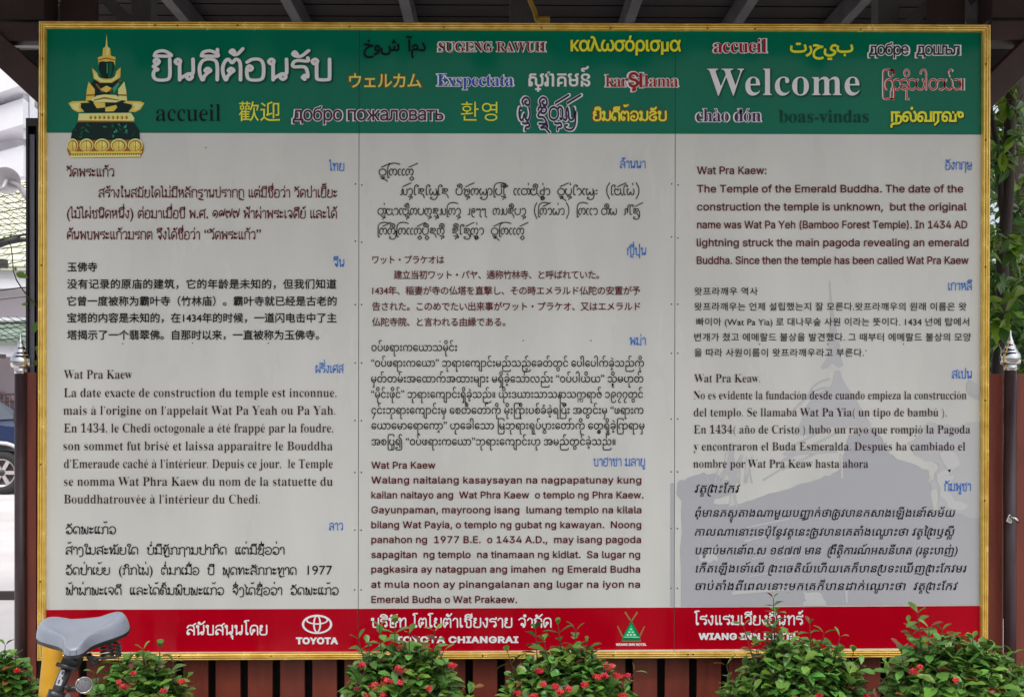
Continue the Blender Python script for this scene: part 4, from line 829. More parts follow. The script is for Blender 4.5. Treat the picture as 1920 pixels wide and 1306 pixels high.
p, q = W(1906, 700, 4.5), W(2080, 700, 4.5)
b = MB(); b.box(((p.x+q.x)/2, .30, .8), (q.x-p.x, .012, 1.5)); b.build('dark_backing', MATS['near_black_board'], fence)  # same added shade sheet, right of the post
def post(px, py_top, label):
    p = W(px, py_top, 4.235); x, z = p.x, p.z
    t = thing('fence_post', (x, p.y, 0), label, 'post', 'steel fence posts with chrome finials')
    b = MB(); b.tube([(x, p.y, 0), (x, p.y, z)], 0.0225, 20); b.build('shaft', M_post, t)
    r = [(0.0, 0.152), (0.0025, 0.148), (0.004, 0.128), (0.009, 0.112), (0.0125, 0.104), (0.0115, 0.101), (0.0165, 0.092), (0.0205, 0.084), (0.0195, 0.081), (0.0245, 0.073), (0.0285, 0.066), (0.0275, 0.063)]
    r += [(0.0285+0.0085*math.sin(a), 0.040+0.024*math.cos(a)) for a in [0.35+k*0.22 for k in range(11)]]
    r += [(0.021, 0.016), (0.0235, 0.013), (0.0245, 0.006), (0.0235, 0.0), (0.0225, -0.004)]
    b = MB(); b.lathe(r, (x, p.y, z), 32); b.build('finial', M_chrome, t); return t
post(39, 698, 'dark brown steel post with a pointed chrome finial left of the gold framed notice board')
t = post(1894.5, 692, 'dark brown steel post with a pointed chrome finial and latch right of the board')
p = W(1893, 972, 4.2)
b = MB(); b.box(p, (0.022, 0.012, 0.03), Euler((0, 0.4, 0)).to_matrix(), bev=0.003); b.tube([p+Vector((0, -0.01, 0.012)), p+Vector((0.016, -0.018, 0)), p+Vector((0.028, -0.012, -0.01))], 0.006, 8)
b.build('latch', M_chrome, t)
# tall dark steel channel standing behind the left edge
p0, p1 = W(54, 225, 4.36), W(78, 690, 4.36)
b = MB(); x0, x1, y_ = p0.x, p1.x, p0.y
b.box(((x0+x1)/2, y_+0.03, p0.z/2), (x1-x0, 0.005, p0.z), mi=0)
b.box((x0+0.004, y_, p0.z/2), (0.008, 0.055, p0.z), mi=0); b.box((x1-0.004, y_, p0.z/2), (0.012, 0.055, p0.z), mi=0)
b.box((x0+0.0185, y_-0.012, p0.z/2-0.03), (0.019, 0.006, p0.z-0.06), mi=1)
b.prism([(x0, y_-0.028), (x1, y_-0.028), (x1, y_+0.032), (x0, y_+0.032)], p0.z-0.03, p0.z+0.001, mi=0)
tag(b.build('steel_channel', [mat('black_steel', (0.012, 0.012, 0.012), 0.45), mat('grey_steel', (0.20, 0.19, 0.225), 0.5, var=0.2, vscale=3)], origin=(x0, y_, 0)), 'tall dark steel channel with a grey inner face standing behind the left frame edge', 'steel post')

# ------------------------------------------------------------------ leaves
def leaf(mb, base, d, up, L, wd, mi=0, droop=0.25, pointed=False):
    d = d.normalized(); s = d.cross(up)
    if s.length < 1e-3: s = d.orthogonal()
    s.normalize(); n = s.cross(d).normalized()
    prof = ((0.0, 0.06), (0.3, 0.62), (0.6, 1.0), (0.85, 0.7), (1.0, 0.05)) if not pointed else ((0.0, 0.05), (0.25, 0.85), (0.5, 1.0), (0.75, 0.6), (1.0, 0.02))
    vs = []
    for t, k in prof:
        c = base + d*(t*L) - n*(droop*L*t*t)
        hw = wd*k*0.5
        vs += [c - s*hw + n*hw*0.35, c, c + s*hw + n*hw*0.35]
    fs = []
    for i in range(len(prof)-1):
        a = i*3; fs += [[a, a+1, a+4, a+3], [a+1, a+2, a+5, a+4]]
    mb.add(vs, fs, mi, True)
M_leaf = mat('glossy_leaf', (0.100, 0.240, 0.046), 0.30, island=0.5, spec=0.5, trans=0.12)
M_young = mat('young_leaf', (0.125, 0.25, 0.04), 0.34, island=0.35, spec=0.5, trans=0.2)
M_rust = mat('reddish_new_leaf', (0.20, 0.075, 0.03), 0.4, island=0.35, trans=0.2)
M_twig = mat('twig', (0.055, 0.038, 0.025), 0.8)
M_flow = mat('scarlet_petal', (0.60, 0.008, 0.014), 0.5, island=0.3, trans=0.15)
M_bud = mat('salmon_bud', (0.50, 0.05, 0.04), 0.5, island=0.3)
def flower(parent, c, r, rnd):
    mb = MB()
    for k in range(13):
        n = Vector((rnd.gauss(0, 1), -abs(rnd.gauss(0.7, .6)), rnd.gauss(.35, .8))).normalized()
        p = c + Vector((n.x*1.25, n.y*.7, n.z*.8))*r*rnd.uniform(.4, 1.15); t = n.orthogonal().normalized(); q = n.cross(t); a0 = rnd.random()*3
        for j in range(4):
            a = a0+j*math.pi/2; d = (t*math.cos(a)+q*math.sin(a)); e = n.cross(d)
            w_ = 0.0042; l_ = 0.0088
            mb.add([p, p+d*l_*.55+e*w_*.6, p+d*l_+n*.0008, p+d*l_*.55-e*w_*.6], [[0, 1, 2, 3]], 0)
        if k % 3 == 0: mb.tube([p-n*0.012, p+n*0.004], [0.0012, 0.0016], 5, 1)
    mb.build('flower_cluster', [M_flow, M_bud], parent)
def bush(px, d, hw, top, spikes, flowers, nsh, label, seed):
    rnd = random.Random(seed)
    c = W(px, top, d); H = c.z; R_ = hw/F*d*1.17
    t = thing('flowering_bush', (c.x, c.y, 0), label, 'bush', 'flowering bushes planted in front of the sign')
    lv, st = MB(), MB()
    def shoot(tip, dirv, ln, leaves, sz):
        dirv = dirv.normalized()
        st.tube([tip-dirv*ln, tip-dirv*ln*.5, tip], [0.0026, 0.002, 0.0013], 5, cap=False)
        side = dirv.orthogonal().normalized(); a = rnd.random()*6
        for k in range(leaves):
            f = k/leaves; p = tip-dirv*(ln*f*0.95)
            for s in (0, 1):
                an = a+k*1.57+s*math.pi+rnd.uniform(-.25, .25)
                o_ = (Matrix.Rotation(an, 3, dirv) @ side)
                el = rnd.uniform(.55, .95) if k == 0 else rnd.uniform(.1, .6)
                dd = o_*math.cos(el)+dirv*math.sin(el)
                L = sz*rnd.uniform(.75, 1.15)*(0.72 if k == 0 else 1)
                mi = 0
                u_ = rnd.random()
                if k == 0: mi = 1 if u_ < .42 else 2 if u_ < .50 else 0
                elif k == 1: mi = 1 if u_ < .12 else 2 if u_ < .16 else 0
                leaf(lv, p+o_*0.002, dd, dirv, L, L*rnd.uniform(.48, .62), mi, rnd.uniform(.05, .35))
    for i in range(int(nsh*2.7)):
        a = rnd.uniform(0, 2*math.pi); u = rnd.random()**0.6
        el = rnd.uniform(-.55, 1.45)
        n = Vector((math.cos(a)*math.cos(el), math.sin(a)*math.cos(el), math.sin(el)))
        rr = rnd.uniform(.62, 1.03)
        tip = Vector((c.x+n.x*R_*rr, c.y+n.y*R_*.72*rr, H-0.36+n.z*0.36*rr))
        shoot(tip, n*0.8+Vector((0, 0, .75))+Vector((rnd.gauss(0, .2), rnd.gauss(0, .2), 0)), rnd.uniform(.07, .13), rnd.randint(3, 5), rnd.uniform(.052, .072))
    for (sx, sy) in spikes:
        tip = W(sx, sy, d+rnd.uniform(-.08, .08)); base = Vector((c.x+(tip.x-c.x)*.7, c.y, H-0.2))
        shoot(tip, (tip-base)+Vector((rnd.gauss(0, .02), 0, .06)), min(.2, (tip-base).length+.05), rnd.randint(5, 7), rnd.uniform(.044, .058))
        for _ in range(3):
            q = tip.lerp(base, rnd.uniform(.3, .9))+Vector((rnd.gauss(0, .035), rnd.gauss(0, .04), rnd.gauss(0, .015)))
            shoot(q, Vector((rnd.gauss(0, .5), rnd.gauss(-.2, .3), 1)), rnd.uniform(.06, .1), 3, .058)
    for k in range(9):
        a = rnd.uniform(0, 6.28); e = Vector((c.x+math.cos(a)*R_*.6, c.y+math.sin(a)*R_*.4, H-.25))
        st.tube([Vector((c.x+math.cos(a)*.03, c.y+math.sin(a)*.03, 0)), Vector((c.x+math.cos(a)*R_*.3, c.y+math.sin(a)*R_*.2, H*.4)), e], [.009, .007, .004], 6)
    lv.build('foliage', [M_leaf, M_young, M_rust], t); st.build('stems', M_twig, t)
    for (fx, fy, *sz) in flowers:
        flower(t, W(fx, fy, d-R_*.62+abs(fx-px)/hw*R_*.35), (sz[0] if sz else .012), rnd)
    return t
bush(5, 3.72, 62, 1238, [(10, 1208), (28, 1228), (42, 1250), (58, 1262)], [(32, 1256, .007)], 130, 'small bush in the lower left corner in front of the brown post', 11)
bush(262, 3.74, 96, 1238, [(300, 1212), (268, 1216), (325, 1240), (222, 1228), (350, 1270), (180, 1262)], [(222, 1278, .009), (231, 1286, .010), (340, 1277, .010), (306, 1294, .008), (250, 1262, .006)], 260, 'rounded bush with few red flowers right behind the bicycle saddle', 12)
bush(752, 3.70, 118, 1222, [(712, 1172), (740, 1168), (672, 1196), (768, 1186), (815, 1182), (690, 1206), (790, 1204), (832, 1218), (886, 1288)], [(678, 1246, .010), (702, 1284, .017), (727, 1276, .018), (749, 1279, .009), (691, 1303, .014), (716, 1303, .012), (848, 1247, .011), (747, 1252, .008), (804, 1290, .006), (668, 1290, .006)], 380, 'bush with bright red flower clusters hiding the start of the red band company name', 13)
bush(1062, 3.72, 116, 1224, [(1004, 1178), (1046, 1170), (1080, 1180), (1100, 1202), (952, 1222), (1020, 1200), (1110, 1226), (975, 1236), (1190, 1258)], [(1011, 1256, .011), (971, 1298, .012), (1143, 1249, .016), (1133, 1266, .012), (1158, 1266, .014), (1176, 1266, .009), (1120, 1268, .010), (1066, 1291, .010), (1041, 1286, .009), (1096, 1283, .010), (1166, 1302, .013), (1020, 1281, .010), (1050, 1297, .011), (1001, 1304, .010)], 380, 'bush with many small red flowers below the triangular green hotel emblem', 14)
bush(1498, 3.70, 128, 1212, [(1450, 1120), (1454, 1146), (1448, 1176), (1518, 1168), (1545, 1186), (1575, 1192), (1394, 1172), (1412, 1190), (1420, 1210), (1362, 1246), (1480, 1190), (1600, 1222)], [(1534, 1304, .010), (1625, 1305, .008)], 400, 'tall leafy bush with one long shoot rising onto the white text panel', 15)
bush(1796, 3.66, 142, 1206, [(1721, 1148), (1704, 1168), (1742, 1176), (1766, 1180), (1782, 1196), (1824, 1196), (1660, 1242), (1690, 1214), (1900, 1224), (1868, 1222)], [(1714, 1258, .011), (1724, 1250, .008), (1864, 1293, .012), (1792, 1274, .006)], 440, 'broad leafy bush in front of the lower right corner of the gold frame', 16)

# ------------------------------------------------------------------ yellow post
p = W(96, 1304, 3.42); q = W(99, 1203, 3.42); r0, r1 = 22.5/F*3.42, 16.5/F*3.42
t = thing('yellow_bollard', (p.x, p.y, 0), 'tapered yellow bollard standing on a grey block behind the bicycle saddle', 'bollard')
b = MB(); ax = q-p
b.lathe([(0, .0), (r0*.9, 0.0), (r0, 0.006), (r0*.97, .03), (r1*1.08, ax.length*.75), (r1, ax.length*.95), (r1*.9, ax.length), (r1*.5, ax.length+.006), (0, ax.length+.008)], p, 28, axis=ax.to_track_quat('Z', 'Y').to_matrix())
b.build('body', mat('bollard_yellow', (0.50, 0.26, 0.010), 0.42, var=0.14, vscale=10), t)
b = MB(); b.box((p.x, p.y, p.z/2-.001), (.09, .09, p.z-.002), bev=.008); b.build('base_block', mat('grey_block', (0.2, 0.19, 0.21), 0.8, var=0.2, vscale=20), t)

# ------------------------------------------------------------------ bicycle (only its saddle and seat post reach into the picture)
SD = 2.95
M_blackp = mat('black_plastic', (0.016, 0.016, 0.018), 0.42, var=0.2, vscale=20)
M_frame = mat('dark_frame_paint', (0.02, 0.02, 0.022), 0.35)
M_tyre = mat('tyre_rubber', (0.02, 0.02, 0.02), 0.8)
M_sadd = mat('grey_saddle_vinyl', (0.20, 0.225, 0.275), 0.30, var=0.06, vscale=14)
cl = W(129, 1236, SD)                     # clamp under the saddle
BX, BY = cl.x, cl.y
bike = thing('bicycle', (BX, BY, 0), 'parked bicycle with a wide grey vinyl saddle on a black seat post', 'bicycle')
AZ = R(-13)                                # the nose points to the viewer and a little to the left
fw = Vector((-math.sin(AZ), -math.cos(AZ), 0)); rt = Vector((math.cos(AZ), -math.sin(AZ), 0))   # rt: to the right in the picture
up = Vector((0, 0, 1))
# saddle: sections from the back to the nose
roll = Matrix.Rotation(R(2), 3, fw); pit = Matrix.Rotation(R(4), 3, rt)
SO = W(152, 1182, SD+0.03)
def sad(mb, grow, low, n=22):
    U_ = [0, .025, .07, .14, .24, .34, .44, .54, .64, .74, .84, .92, .97, 1.0]
    HWs = [.028, .070, .098, .115, .1195, .113, .093, .067, .047, .034, .028, .025, .019, .008]
    ZC = [.000, .008, .013, .014, .010, .006, .004, .004, .005, .006, .005, .003, .000, -.008]
    SK = [.014, .020, .024, .026, .027, .027, .026, .026, .026, .026, .025, .023, .020, .012]
    vs = []
    for u, hw, zc, sk in zip(U_, HWs, ZC, SK):
        y = (0.10-0.255*u)
        for k in range(n+1):
            a = -1+2*k/n
            s_ = math.copysign(abs(math.sin(a*math.pi/2))**0.82, a)
            x = s_*(hw+grow)*(1+0.06*max(0, abs(a)-.8)*5*.3)
            e = abs(a)
            z = zc + 0.016*(hw/.127)*math.exp(-((e-.62)/.26)**2) - sk*max(0, (e-.55)/.45)**2.1
            if low is not None: z = zc-sk-low[0] if True else z
            vs.append(SO + roll @ (pit @ (fw*(-y) + rt*x + up*z)))
    fs = []
    m_ = n+1
    for i in range(len(U_)-1):
        for k in range(n): fs.append([i*m_+k, (i+1)*m_+k, (i+1)*m_+k+1, i*m_+k+1])
    fs += [list(range(m_))[::-1], [(len(U_)-1)*m_+k for k in range(m_)]]
    return vs, fs, m_
mb = MB(); vs, fs, m_ = sad(mb, 0, None); mb.add(vs, fs, 0, True)
saddle = mb.build('saddle', M_sadd, bike)
sm = saddle.modifiers.new('smooth', 'SUBSURF'); sm.levels = sm.render_levels = 2
# black underside, following the rim
mb = MB(); N = len(vs)//m_; rim = [vs[i*m_] for i in range(N)] + [vs[i*m_+m_-1] for i in range(N-1, -1, -1)]
cen = sum(rim, Vector())/len(rim); dn = -(roll @ (pit @ up))
A1 = [cen+(v-cen)*1.006 for v in rim]; A2 = [cen+(v-cen)*0.99+dn*.009 for v in rim]; A3 = [cen+(v-cen)*.8+dn*.017 for v in rim]
q_ = len(rim); mb.add(A1+A2+A3+[cen+dn*.018], [[i, (i+1) % q_, q_+(i+1) % q_, q_+i] for i in range(q_)]+[[q_+i, q_+(i+1) % q_, 2*q_+(i+1) % q_, 2*q_+i] for i in range(q_)]+[[2*q_+i, 2*q_+(i+1) % q_, 3*q_] for i in range(q_)], 0, True)
mb.build('underside', M_blackp, saddle)
# springs and rails
def coil(a, b_, r, turns, wire):
    d = (b_-a); x = d.orthogonal().normalized(); y = d.normalized().cross(x); n = turns*14
    return [a+d*(k/n)+x*r*math.cos(k/14*2*math.pi)+y*r*math.sin(k/14*2*math.pi) for k in range(n+1)]
for (x, y, dd) in ((198, 1206, .06), (213, 1204, .10)):
    mb = MB(); mb.tube(coil(W(x, y, SD+dd), W(x+3, y+26, SD+dd), .0155, 4, .003), .0032, 6); mb.build('saddle_spring', M_blackp, bike)
mb = MB()
for dd in (-.01, .035):
    mb.tube([W(140, 1232, SD+dd), W(160, 1227, SD+dd), W(185, 1233, SD+dd), W(215, 1231, SD+dd+.04), W(226, 1222, SD+dd+.05)], .0038, 8)
mb.tube([W(166, 1226, SD), W(172, 1240, SD+.01), W(184, 1240, SD+.02)], .008, 8); mb.build('rail', M_blackp, bike)
mb = MB(); mb.box(cl+Vector((0.008, 0, -.004)), (.042, .05, .03), Euler((0, R(24), 0)).to_matrix(), bev=.006); mb.tube([cl+Vector((-.02, -.03, -.004)), cl+Vector((.034, -.03, -.018))], .006, 8); mb.build('clamp', M_blackp, bike)
dn_ = (W(104, 1306, SD-.03)-cl).normalized()
mb = MB(); mb.tube([cl+Vector((.004, 0, 0)), cl+dn_*.075, cl+dn_*.30], .0150, 18); sp = mb.build('seat_post', M_blackp, bike)
n_ = Vector((0, -1, 0)); n_ = (n_-dn_*n_.dot(dn_)).normalized(); s_ = dn_.cross(n_)
mb = MB()
for k in range(5):
    a = -.5+k*.2; o0 = (n_*math.cos(a)+s_*math.sin(a))*.0154; o1 = (n_*math.cos(a+.2)+s_*math.sin(a+.2))*.0154
    mb.add([cl+dn_*.028+o0, cl+dn_*.028+o1, cl+dn_*.068+o1, cl+dn_*.068+o0], [[0, 1, 2, 3]], 0)
for (f0, f1, aa, bb) in ((.031, .040, -.2, .1), (.044, .050, -.3, .2), (.053, .064, -.1, .2)):
    o0 = (n_*math.cos(aa)+s_*math.sin(aa))*.0157; o1 = (n_*math.cos(bb)+s_*math.sin(bb))*.0157
    mb.add([cl+dn_*f0+o0, cl+dn_*f0+o1, cl+dn_*f1+o1, cl+dn_*f1+o0], [[0, 1, 2, 3]], 1)
mb.build('sticker', [mat('silver_sticker', (0.42, 0.42, 0.44), 0.3, metal=0.4), mat('sticker_print', (0.03, 0.03, 0.035), 0.5)], sp)
col_ = cl+dn_*.082; BB = Vector((BX, BY, 0.28))+fw*.17; BB.x += -.10
mb = MB(); mb.tube([col_, col_+dn_*.022], .0225, 18); mb.tube([col_+dn_*.01, BB], .0185, 16)
hd = Vector((BX, BY, .70))+fw*.62; hl = hd+Vector((0, 0, -.12))+fw*.02
mb.tube([cl+dn_*.26, hl], .016, 12); mb.tube([BB, hl], .019, 12); mb.tube([hd, hl], .02, 12)
RW = Vector((BX, BY, .28))-fw*.30; FWc = Vector((BX, BY, .28))+fw*.74
for s in (-1, 1):
    mb.tube([cl+dn_*.2, RW+rt*s*.055], .008, 8); mb.tube([BB, RW+rt*s*.055], .009, 8)
mb.build('frame', M_frame, bike)
mb = MB()
for s in (-1, 1): mb.tube([hl+rt*s*.045, FWc+rt*s*.05], .011, 8)
mb.box(hl, (.1, .03, .03), Euler((0, 0, -AZ)).to_matrix(), bev=.005); mb.build('fork', M_frame, bike)
for c_ in (RW, FWc):
    wl = bpy.data.objects.new('wheel', None); COL.objects.link(wl); wl.parent = bike; wl.location = c_-Vector((BX, BY, 0))
    def tor(rad, r, mm, nm):
        mb = MB(); P = [c_+(fw*math.cos(2*math.pi*k/36)+up*math.sin(2*math.pi*k/36))*rad for k in range(37)]
        mb.tube(P, r, 10, cap=False); o = mb.build(nm, mm, None, origin=c_); o.parent = wl; o.location = (0, 0, 0)
    tor(.262, .018, M_tyre, 'tyre'); tor(.238, .009, M_chrome, 'rim')
    mb = MB()
    for k in range(18):
        a = 2*math.pi*k/18; mb.tube([c_+rt*(.03 if k % 2 else -.03), c_+(fw*math.cos(a)+up*math.sin(a))*.238], .0012, 4)
    mb.tube([c_-rt*.05, c_+rt*.05], .018, 10); o = mb.build('spokes', M_chrome, None, origin=c_); o.parent = wl; o.location = (0, 0, 0)
mb = MB(); hb_ = hd+Vector((0, 0, .06)); mb.tube([hd, hb_], .013, 10)
mb.tube([hb_-rt*.2-fw*.06, hb_-rt*.1, hb_, hb_+rt*.1, hb_+rt*.2-fw*.06], .011, 10); mb.build('handlebar', M_frame, bike)
# small chrome lamp clipped to the seat tube
lp = W(157, 1283, SD-.03); ax = (Vector((.55, -1, .12))).normalized(); AX = ax.to_track_quat('Z', 'Y').to_matrix()
lamp = MB(); lamp.lathe([(0, -.034), (.008, -.033), (.016, -.026), (.0195, -.014), (.0205, -.004), (.0212, -.003), (.0212, .003), (.0196, .004), (.0188, .001)], lp, 28, axis=AX)
lo = lamp.build('lamp', M_chrome, bike)
mb = MB(); mb.lathe([(.0188, .001), (.016, .004), (.009, .0062), (0, .007)], lp, 24, axis=AX)
gl = mat('lamp_lens', (0.14, 0.14, 0.155), 0.12, bump=0.6, bscale=240, spec=0.8)
mb.build('lens', gl, lo)
mb = MB(); mb.tube([lp-ax*.03, W(143, 1290, SD-.02), W(128, 1290, SD-.02)], .009, 10); mb.tube([W(124, 1284, SD-.045), W(127, 1291, SD-.045)], .006, 8); mb.build('bracket', M_blackp, lo)

# ------------------------------------------------------------------ climbing vine on the left
vine = thing('climbing_vine', (W(70, 700, 4.3).x, W(70, 700, 4.3).y, 0), 'thin green vine curling up beside the left frame edge and steel channel', 'vine')
mb = MB(); VP = [(72, 1236), (70, 900), (69, 780), (76, 700), (74, 600), (70, 572), (58, 562), (44, 545), (31, 525), (25, 508), (23, 480), (21, 462), (14, 452)]
mb.tube([W(x, y, 4.32) for x, y in VP], [.004]*4+[.0028]*5+[.0022]*4, 6); mb.tube([W(8, 441, 4.32), W(25, 440, 4.32), W(44, 450, 4.32)], .0014, 5); mb.build('stem', mat('vine_stem', (0.06, 0.045, 0.02), 0.7), vine)
mb = MB()
for (x, y, dx, dy, L) in ((30, 512, 1, .35, .055), (72, 602, -.35, 1, .055), (76, 592, .4, 1, .05), (70, 770, .4, .7, .05), (66, 650, .6, .3, .05), (70, 668, .3, -.4, .05), (60, 682, .9, -.2, .045), (13, 450, -.5, -.6, .02), (20, 446, .2, -.8, .02), (52, 570, -1, .05, .025), (66, 570, -.6, -.3, .022), (29, 508, .1, -.8, .02)):
    leaf(mb, W(x, y, 4.31), Vector((dx, -.25, -dy)), Vector((0, -1, .3)), L, L*.5, 0, .1, True)
mb.build('leaves', mat('vine_leaf', (0.13, 0.27, 0.03), 0.4, island=0.3, trans=0.35), vine)

# ------------------------------------------------------------------ behind the sign on the left: yard, cars, white house
M_wall = mat('white_wall', (0.70, 0.70, 0.74), 0.85, var=0.04, vscale=0.7)
hs_ = thing('white_house', (W(41, 735, 30).x, W(41, 735, 30).y, 0), 'white house with stepped terraces and pale tiled lean-to roofs behind the yard', 'house')
Lv, Rv = Vector((-.768, .64)), Vector((-.087, 1.0)).normalized()
def terr(px, pb, pt, d, back, nm='terrace', inset=0.0):
    c = W(px, pb, d); c2 = W(px, pt, d); k = Vector((c.x, c.y)); k = k+(Lv+Rv).normalized()*inset
    pl = [k, k+Rv*back, k+Rv*back+Lv*14, k+Lv*14]
    b = MB(); b.prism([(q.x, q.y) for q in pl], c.z, c2.z); b.build(nm, M_wall, hs_)
terr(36, 161, 112, 29.6, 9); terr(43, 233, 184, 30, 9); terr(38, 700, 184, 31.2, 8, 'wall', .6)
terr(44, 330, 272, 30.6, 9, 'terrace')
b = MB(); c = W(40, 185, 31)
for k, (x0, x1) in enumerate(((45, 50), (57, 63))):
    p, q = W(x0, 210, 30.5), W(x1, 160, 30.5); b.box(((p.x+q.x)/2, p.y, (p.z+q.z)/2), (q.x-p.x, .12, 2.2))
b.build('pillar', M_wall, hs_)
def roofm(name, c1, c2, sx, sy):
    m = bpy.data.materials.new(name); m.use_nodes = True; n = m.node_tree; L = n.links; bs = n.nodes['Principled BSDF']; bs.inputs['Roughness'].default_value = .6
    tc = n.nodes.new('ShaderNodeTexCoord'); mp = n.nodes.new('ShaderNodeMapping'); mp.inputs['Rotation'].default_value = (R(90), 0, 0); br = n.nodes.new('ShaderNodeTexBrick')
    br.inputs['Color1'].default_value = (*c1, 1); br.inputs['Color2'].default_value = (*[v*.86 for v in c1], 1); br.inputs['Mortar'].default_value = (*c2, 1); br.inputs['Scale'].default_value = 1
    br.inputs['Brick Width'].default_value = sx; br.inputs['Row Height'].default_value = sy; br.inputs['Mortar Size'].default_value = .018
    L.new(tc.outputs['Object'], mp.inputs[0]); L.new(mp.outputs[0], br.inputs[0]); L.new(br.outputs[0], bs.inputs['Base Color']); return m
def canopy(y0, y1, d0, d1, m, nm):
    a, c = W(-120, y1, d0), W(95, y1, d0); e, f = W(-120, y0, d1), W(95, y0, d1)
    b = MB(); dz = Vector((0, 0, -.1))
    b.add([a, c, f, e, a+dz, c+dz, f+dz, e+dz], [[0, 1, 2, 3], [7, 6, 5, 4], [0, 4, 5, 1], [1, 5, 6, 2], [2, 6, 7, 3], [3, 7, 4, 0]]); b.build(nm, m, hs_)
M_t1 = roofm('pale_roof_tile', (0.60, 0.60, 0.46), (0.20, 0.20, 0.14), .34, .17)
M_t2 = roofm('green_roof_tile', (0.20, 0.27, 0.21), (0.06, 0.09, 0.07), .4, .2)
canopy(338, 497, 23, 27.5, M_t1, 'tiled_roof'); canopy(600, 634, 21.5, 23.5, M_t2, 'tiled_roof')
def wallbox(y0, y1, d, th, m, nm):
    a, c = W(-130, y1, d), W(95, y0, d); b = MB(); b.box(((a.x+c.x)/2, a.y+th/2, (a.z+c.z)/2), (c.x-a.x, th, c.z-a.z)); b.build(nm, m, hs_)
M_lil = mat('shaded_wall_paint', (0.60, 0.58, 0.62), 0.85, var=0.05, vscale=.8)  # pale lilac grey wall colour
wallbox(497, 540, 23.1, .25, M_wall, 'fascia'); wallbox(536, 602, 24.2, .3, M_lil, 'wall'); wallbox(595, 601, 23.0, .2, M_wall, 'fascia'); wallbox(634, 668, 21.6, .2, M_wall, 'fascia'); wallbox(660, 905, 23.6, .3, M_lil, 'wall')
b = MB(); a, c = W(-20, 502, 22.6), W(11, 486, 22.6); b.box(((a.x+c.x)/2, a.y, (a.z+c.z)/2), (c.x-a.x, .2, c.z-a.z)); b.build('gutter_box', mat('dark_box', (0.04, 0.04, 0.04), .6), hs_)
b = MB(); a, c = W(-20, 671, 21.3), W(7, 664, 21.3); b.box(((a.x+c.x)/2, a.y, (a.z+c.z)/2), (c.x-a.x, .2, c.z-a.z)); b.build('gutter_box', MATS['dark_box'], hs_)
# bird netting in front of the tiled roofs
def net(y0, y1, d, label, s1, s2, n1, n2):
    mb = MB(); r = .0075
    for k in range(n1):
        x = -140+k*s1
        a, c = (x, y0-10), (x+(y1-y0+20)*1.75, y1+10); mb.tube([W(*a, d), W(*c, d)], r, 4, cap=False, smooth=False)
    for k in range(n2):
        y = y0+k*s2+random.uniform(-1, 1); mb.tube([W(-60, y+14, d), W(20, y+random.uniform(-1, 2), d), W(90, y-12, d)], r*random.uniform(.9, 1.5), 4, cap=False, smooth=False)
    return tag(mb.build('bird_net', mat('black_net', (0.012, 0.012, 0.012), .8), origin=W(20, y1, d)), label, 'net', 'bird nets over the roofs')
net(352, 492, 21.8, 'black bird netting stretched over the pale upper tiled roof', 17, 14, 22, 11)
net(603, 632, 21.2, 'black bird netting over the green lower tiled roof', 17, 11, 14, 4)
for (ya, yb, th, label) in ((458, 428, .022, 'thick black cable crossing before the pale tiled roof, highest of the cables'), (466, 440, .034, 'fat black cable bundle with taped ends before the pale tiled roof'), (549, 534, .014, 'medium black cable running just below the pale tiled roof'), (566, 552, .008, 'thin black wire, lowest of the cables before the lilac wall')):
    mb = MB(); mb.tube([W(-160, ya+14, 15), W(-40, ya, 15), W(38, (ya+yb)/2-2, 15), W(110, yb, 15), W(260, yb-18, 15)], th*.72, 8)
    if th > .03: mb.tube([W(-6, 460, 14.98), W(36, 446, 14.98)], th*1.25, 10)
    tag(mb.build('overhead_cable', mat('black_cable', (0.014, 0.014, 0.016), .6), origin=W(20, (ya+yb)/2, 15)), label, 'cable', 'cables across the yard')
# big grey dish lamp in front of the terrace
lp_ = W(12, 338, 19); t = thing('dish_antenna', tuple(W(12, 360, 19)), 'round grey white dish on a bracket in front of the white terraces', 'dish')
AX = Vector((.25, -.9, -.36)).normalized().to_track_quat('Z', 'Y').to_matrix(); rr = 25/F*19
b = MB(); b.lathe([(0, -.10), (rr*.5, -.075), (rr*.85, -.02), (rr, .03), (rr*1.03, .03), (rr*.86, -.04), (rr*.5, -.095), (0, -.12)], lp_, 30, axis=AX); b.build('dish', mat('dish_grey', (0.42, 0.41, 0.42), .5, var=.1), t)
b = MB(); b.tube([lp_+Vector((0, .1, 0)), W(34, 346, 19.1), W(52, 372, 19.2), W(66, 392, 19.3)], .05, 8); b.tube([lp_, W(6, 352, 18.7), W(-10, 360, 18.9)], .03, 8); b.build('bracket', mat('dish_bracket', (0.36, 0.34, 0.36), .5), t)
# railing
rl = thing('iron_railing', tuple(W(20, 800, 19.6)), 'dark maroon iron railing with thin upright bars behind the blue car', 'railing')
M_rail = mat('maroon_iron', (0.045, 0.012, 0.016), .5)
for y in (738.5, 751.5, 799):
    b = MB(); b.tube([W(-150, y, 19.6), W(90, y, 19.6)], .018, 6); b.build('rail', M_rail, rl)
for k in range(18):
    x = -98+k*10.6; a, c = W(x, 736.5 if k % 5 else 733, 19.6), W(x, 905, 19.6); b = MB(); b.tube([a, Vector((a.x, a.y, 0))], .016, 6); b.build('bar', M_rail, rl)
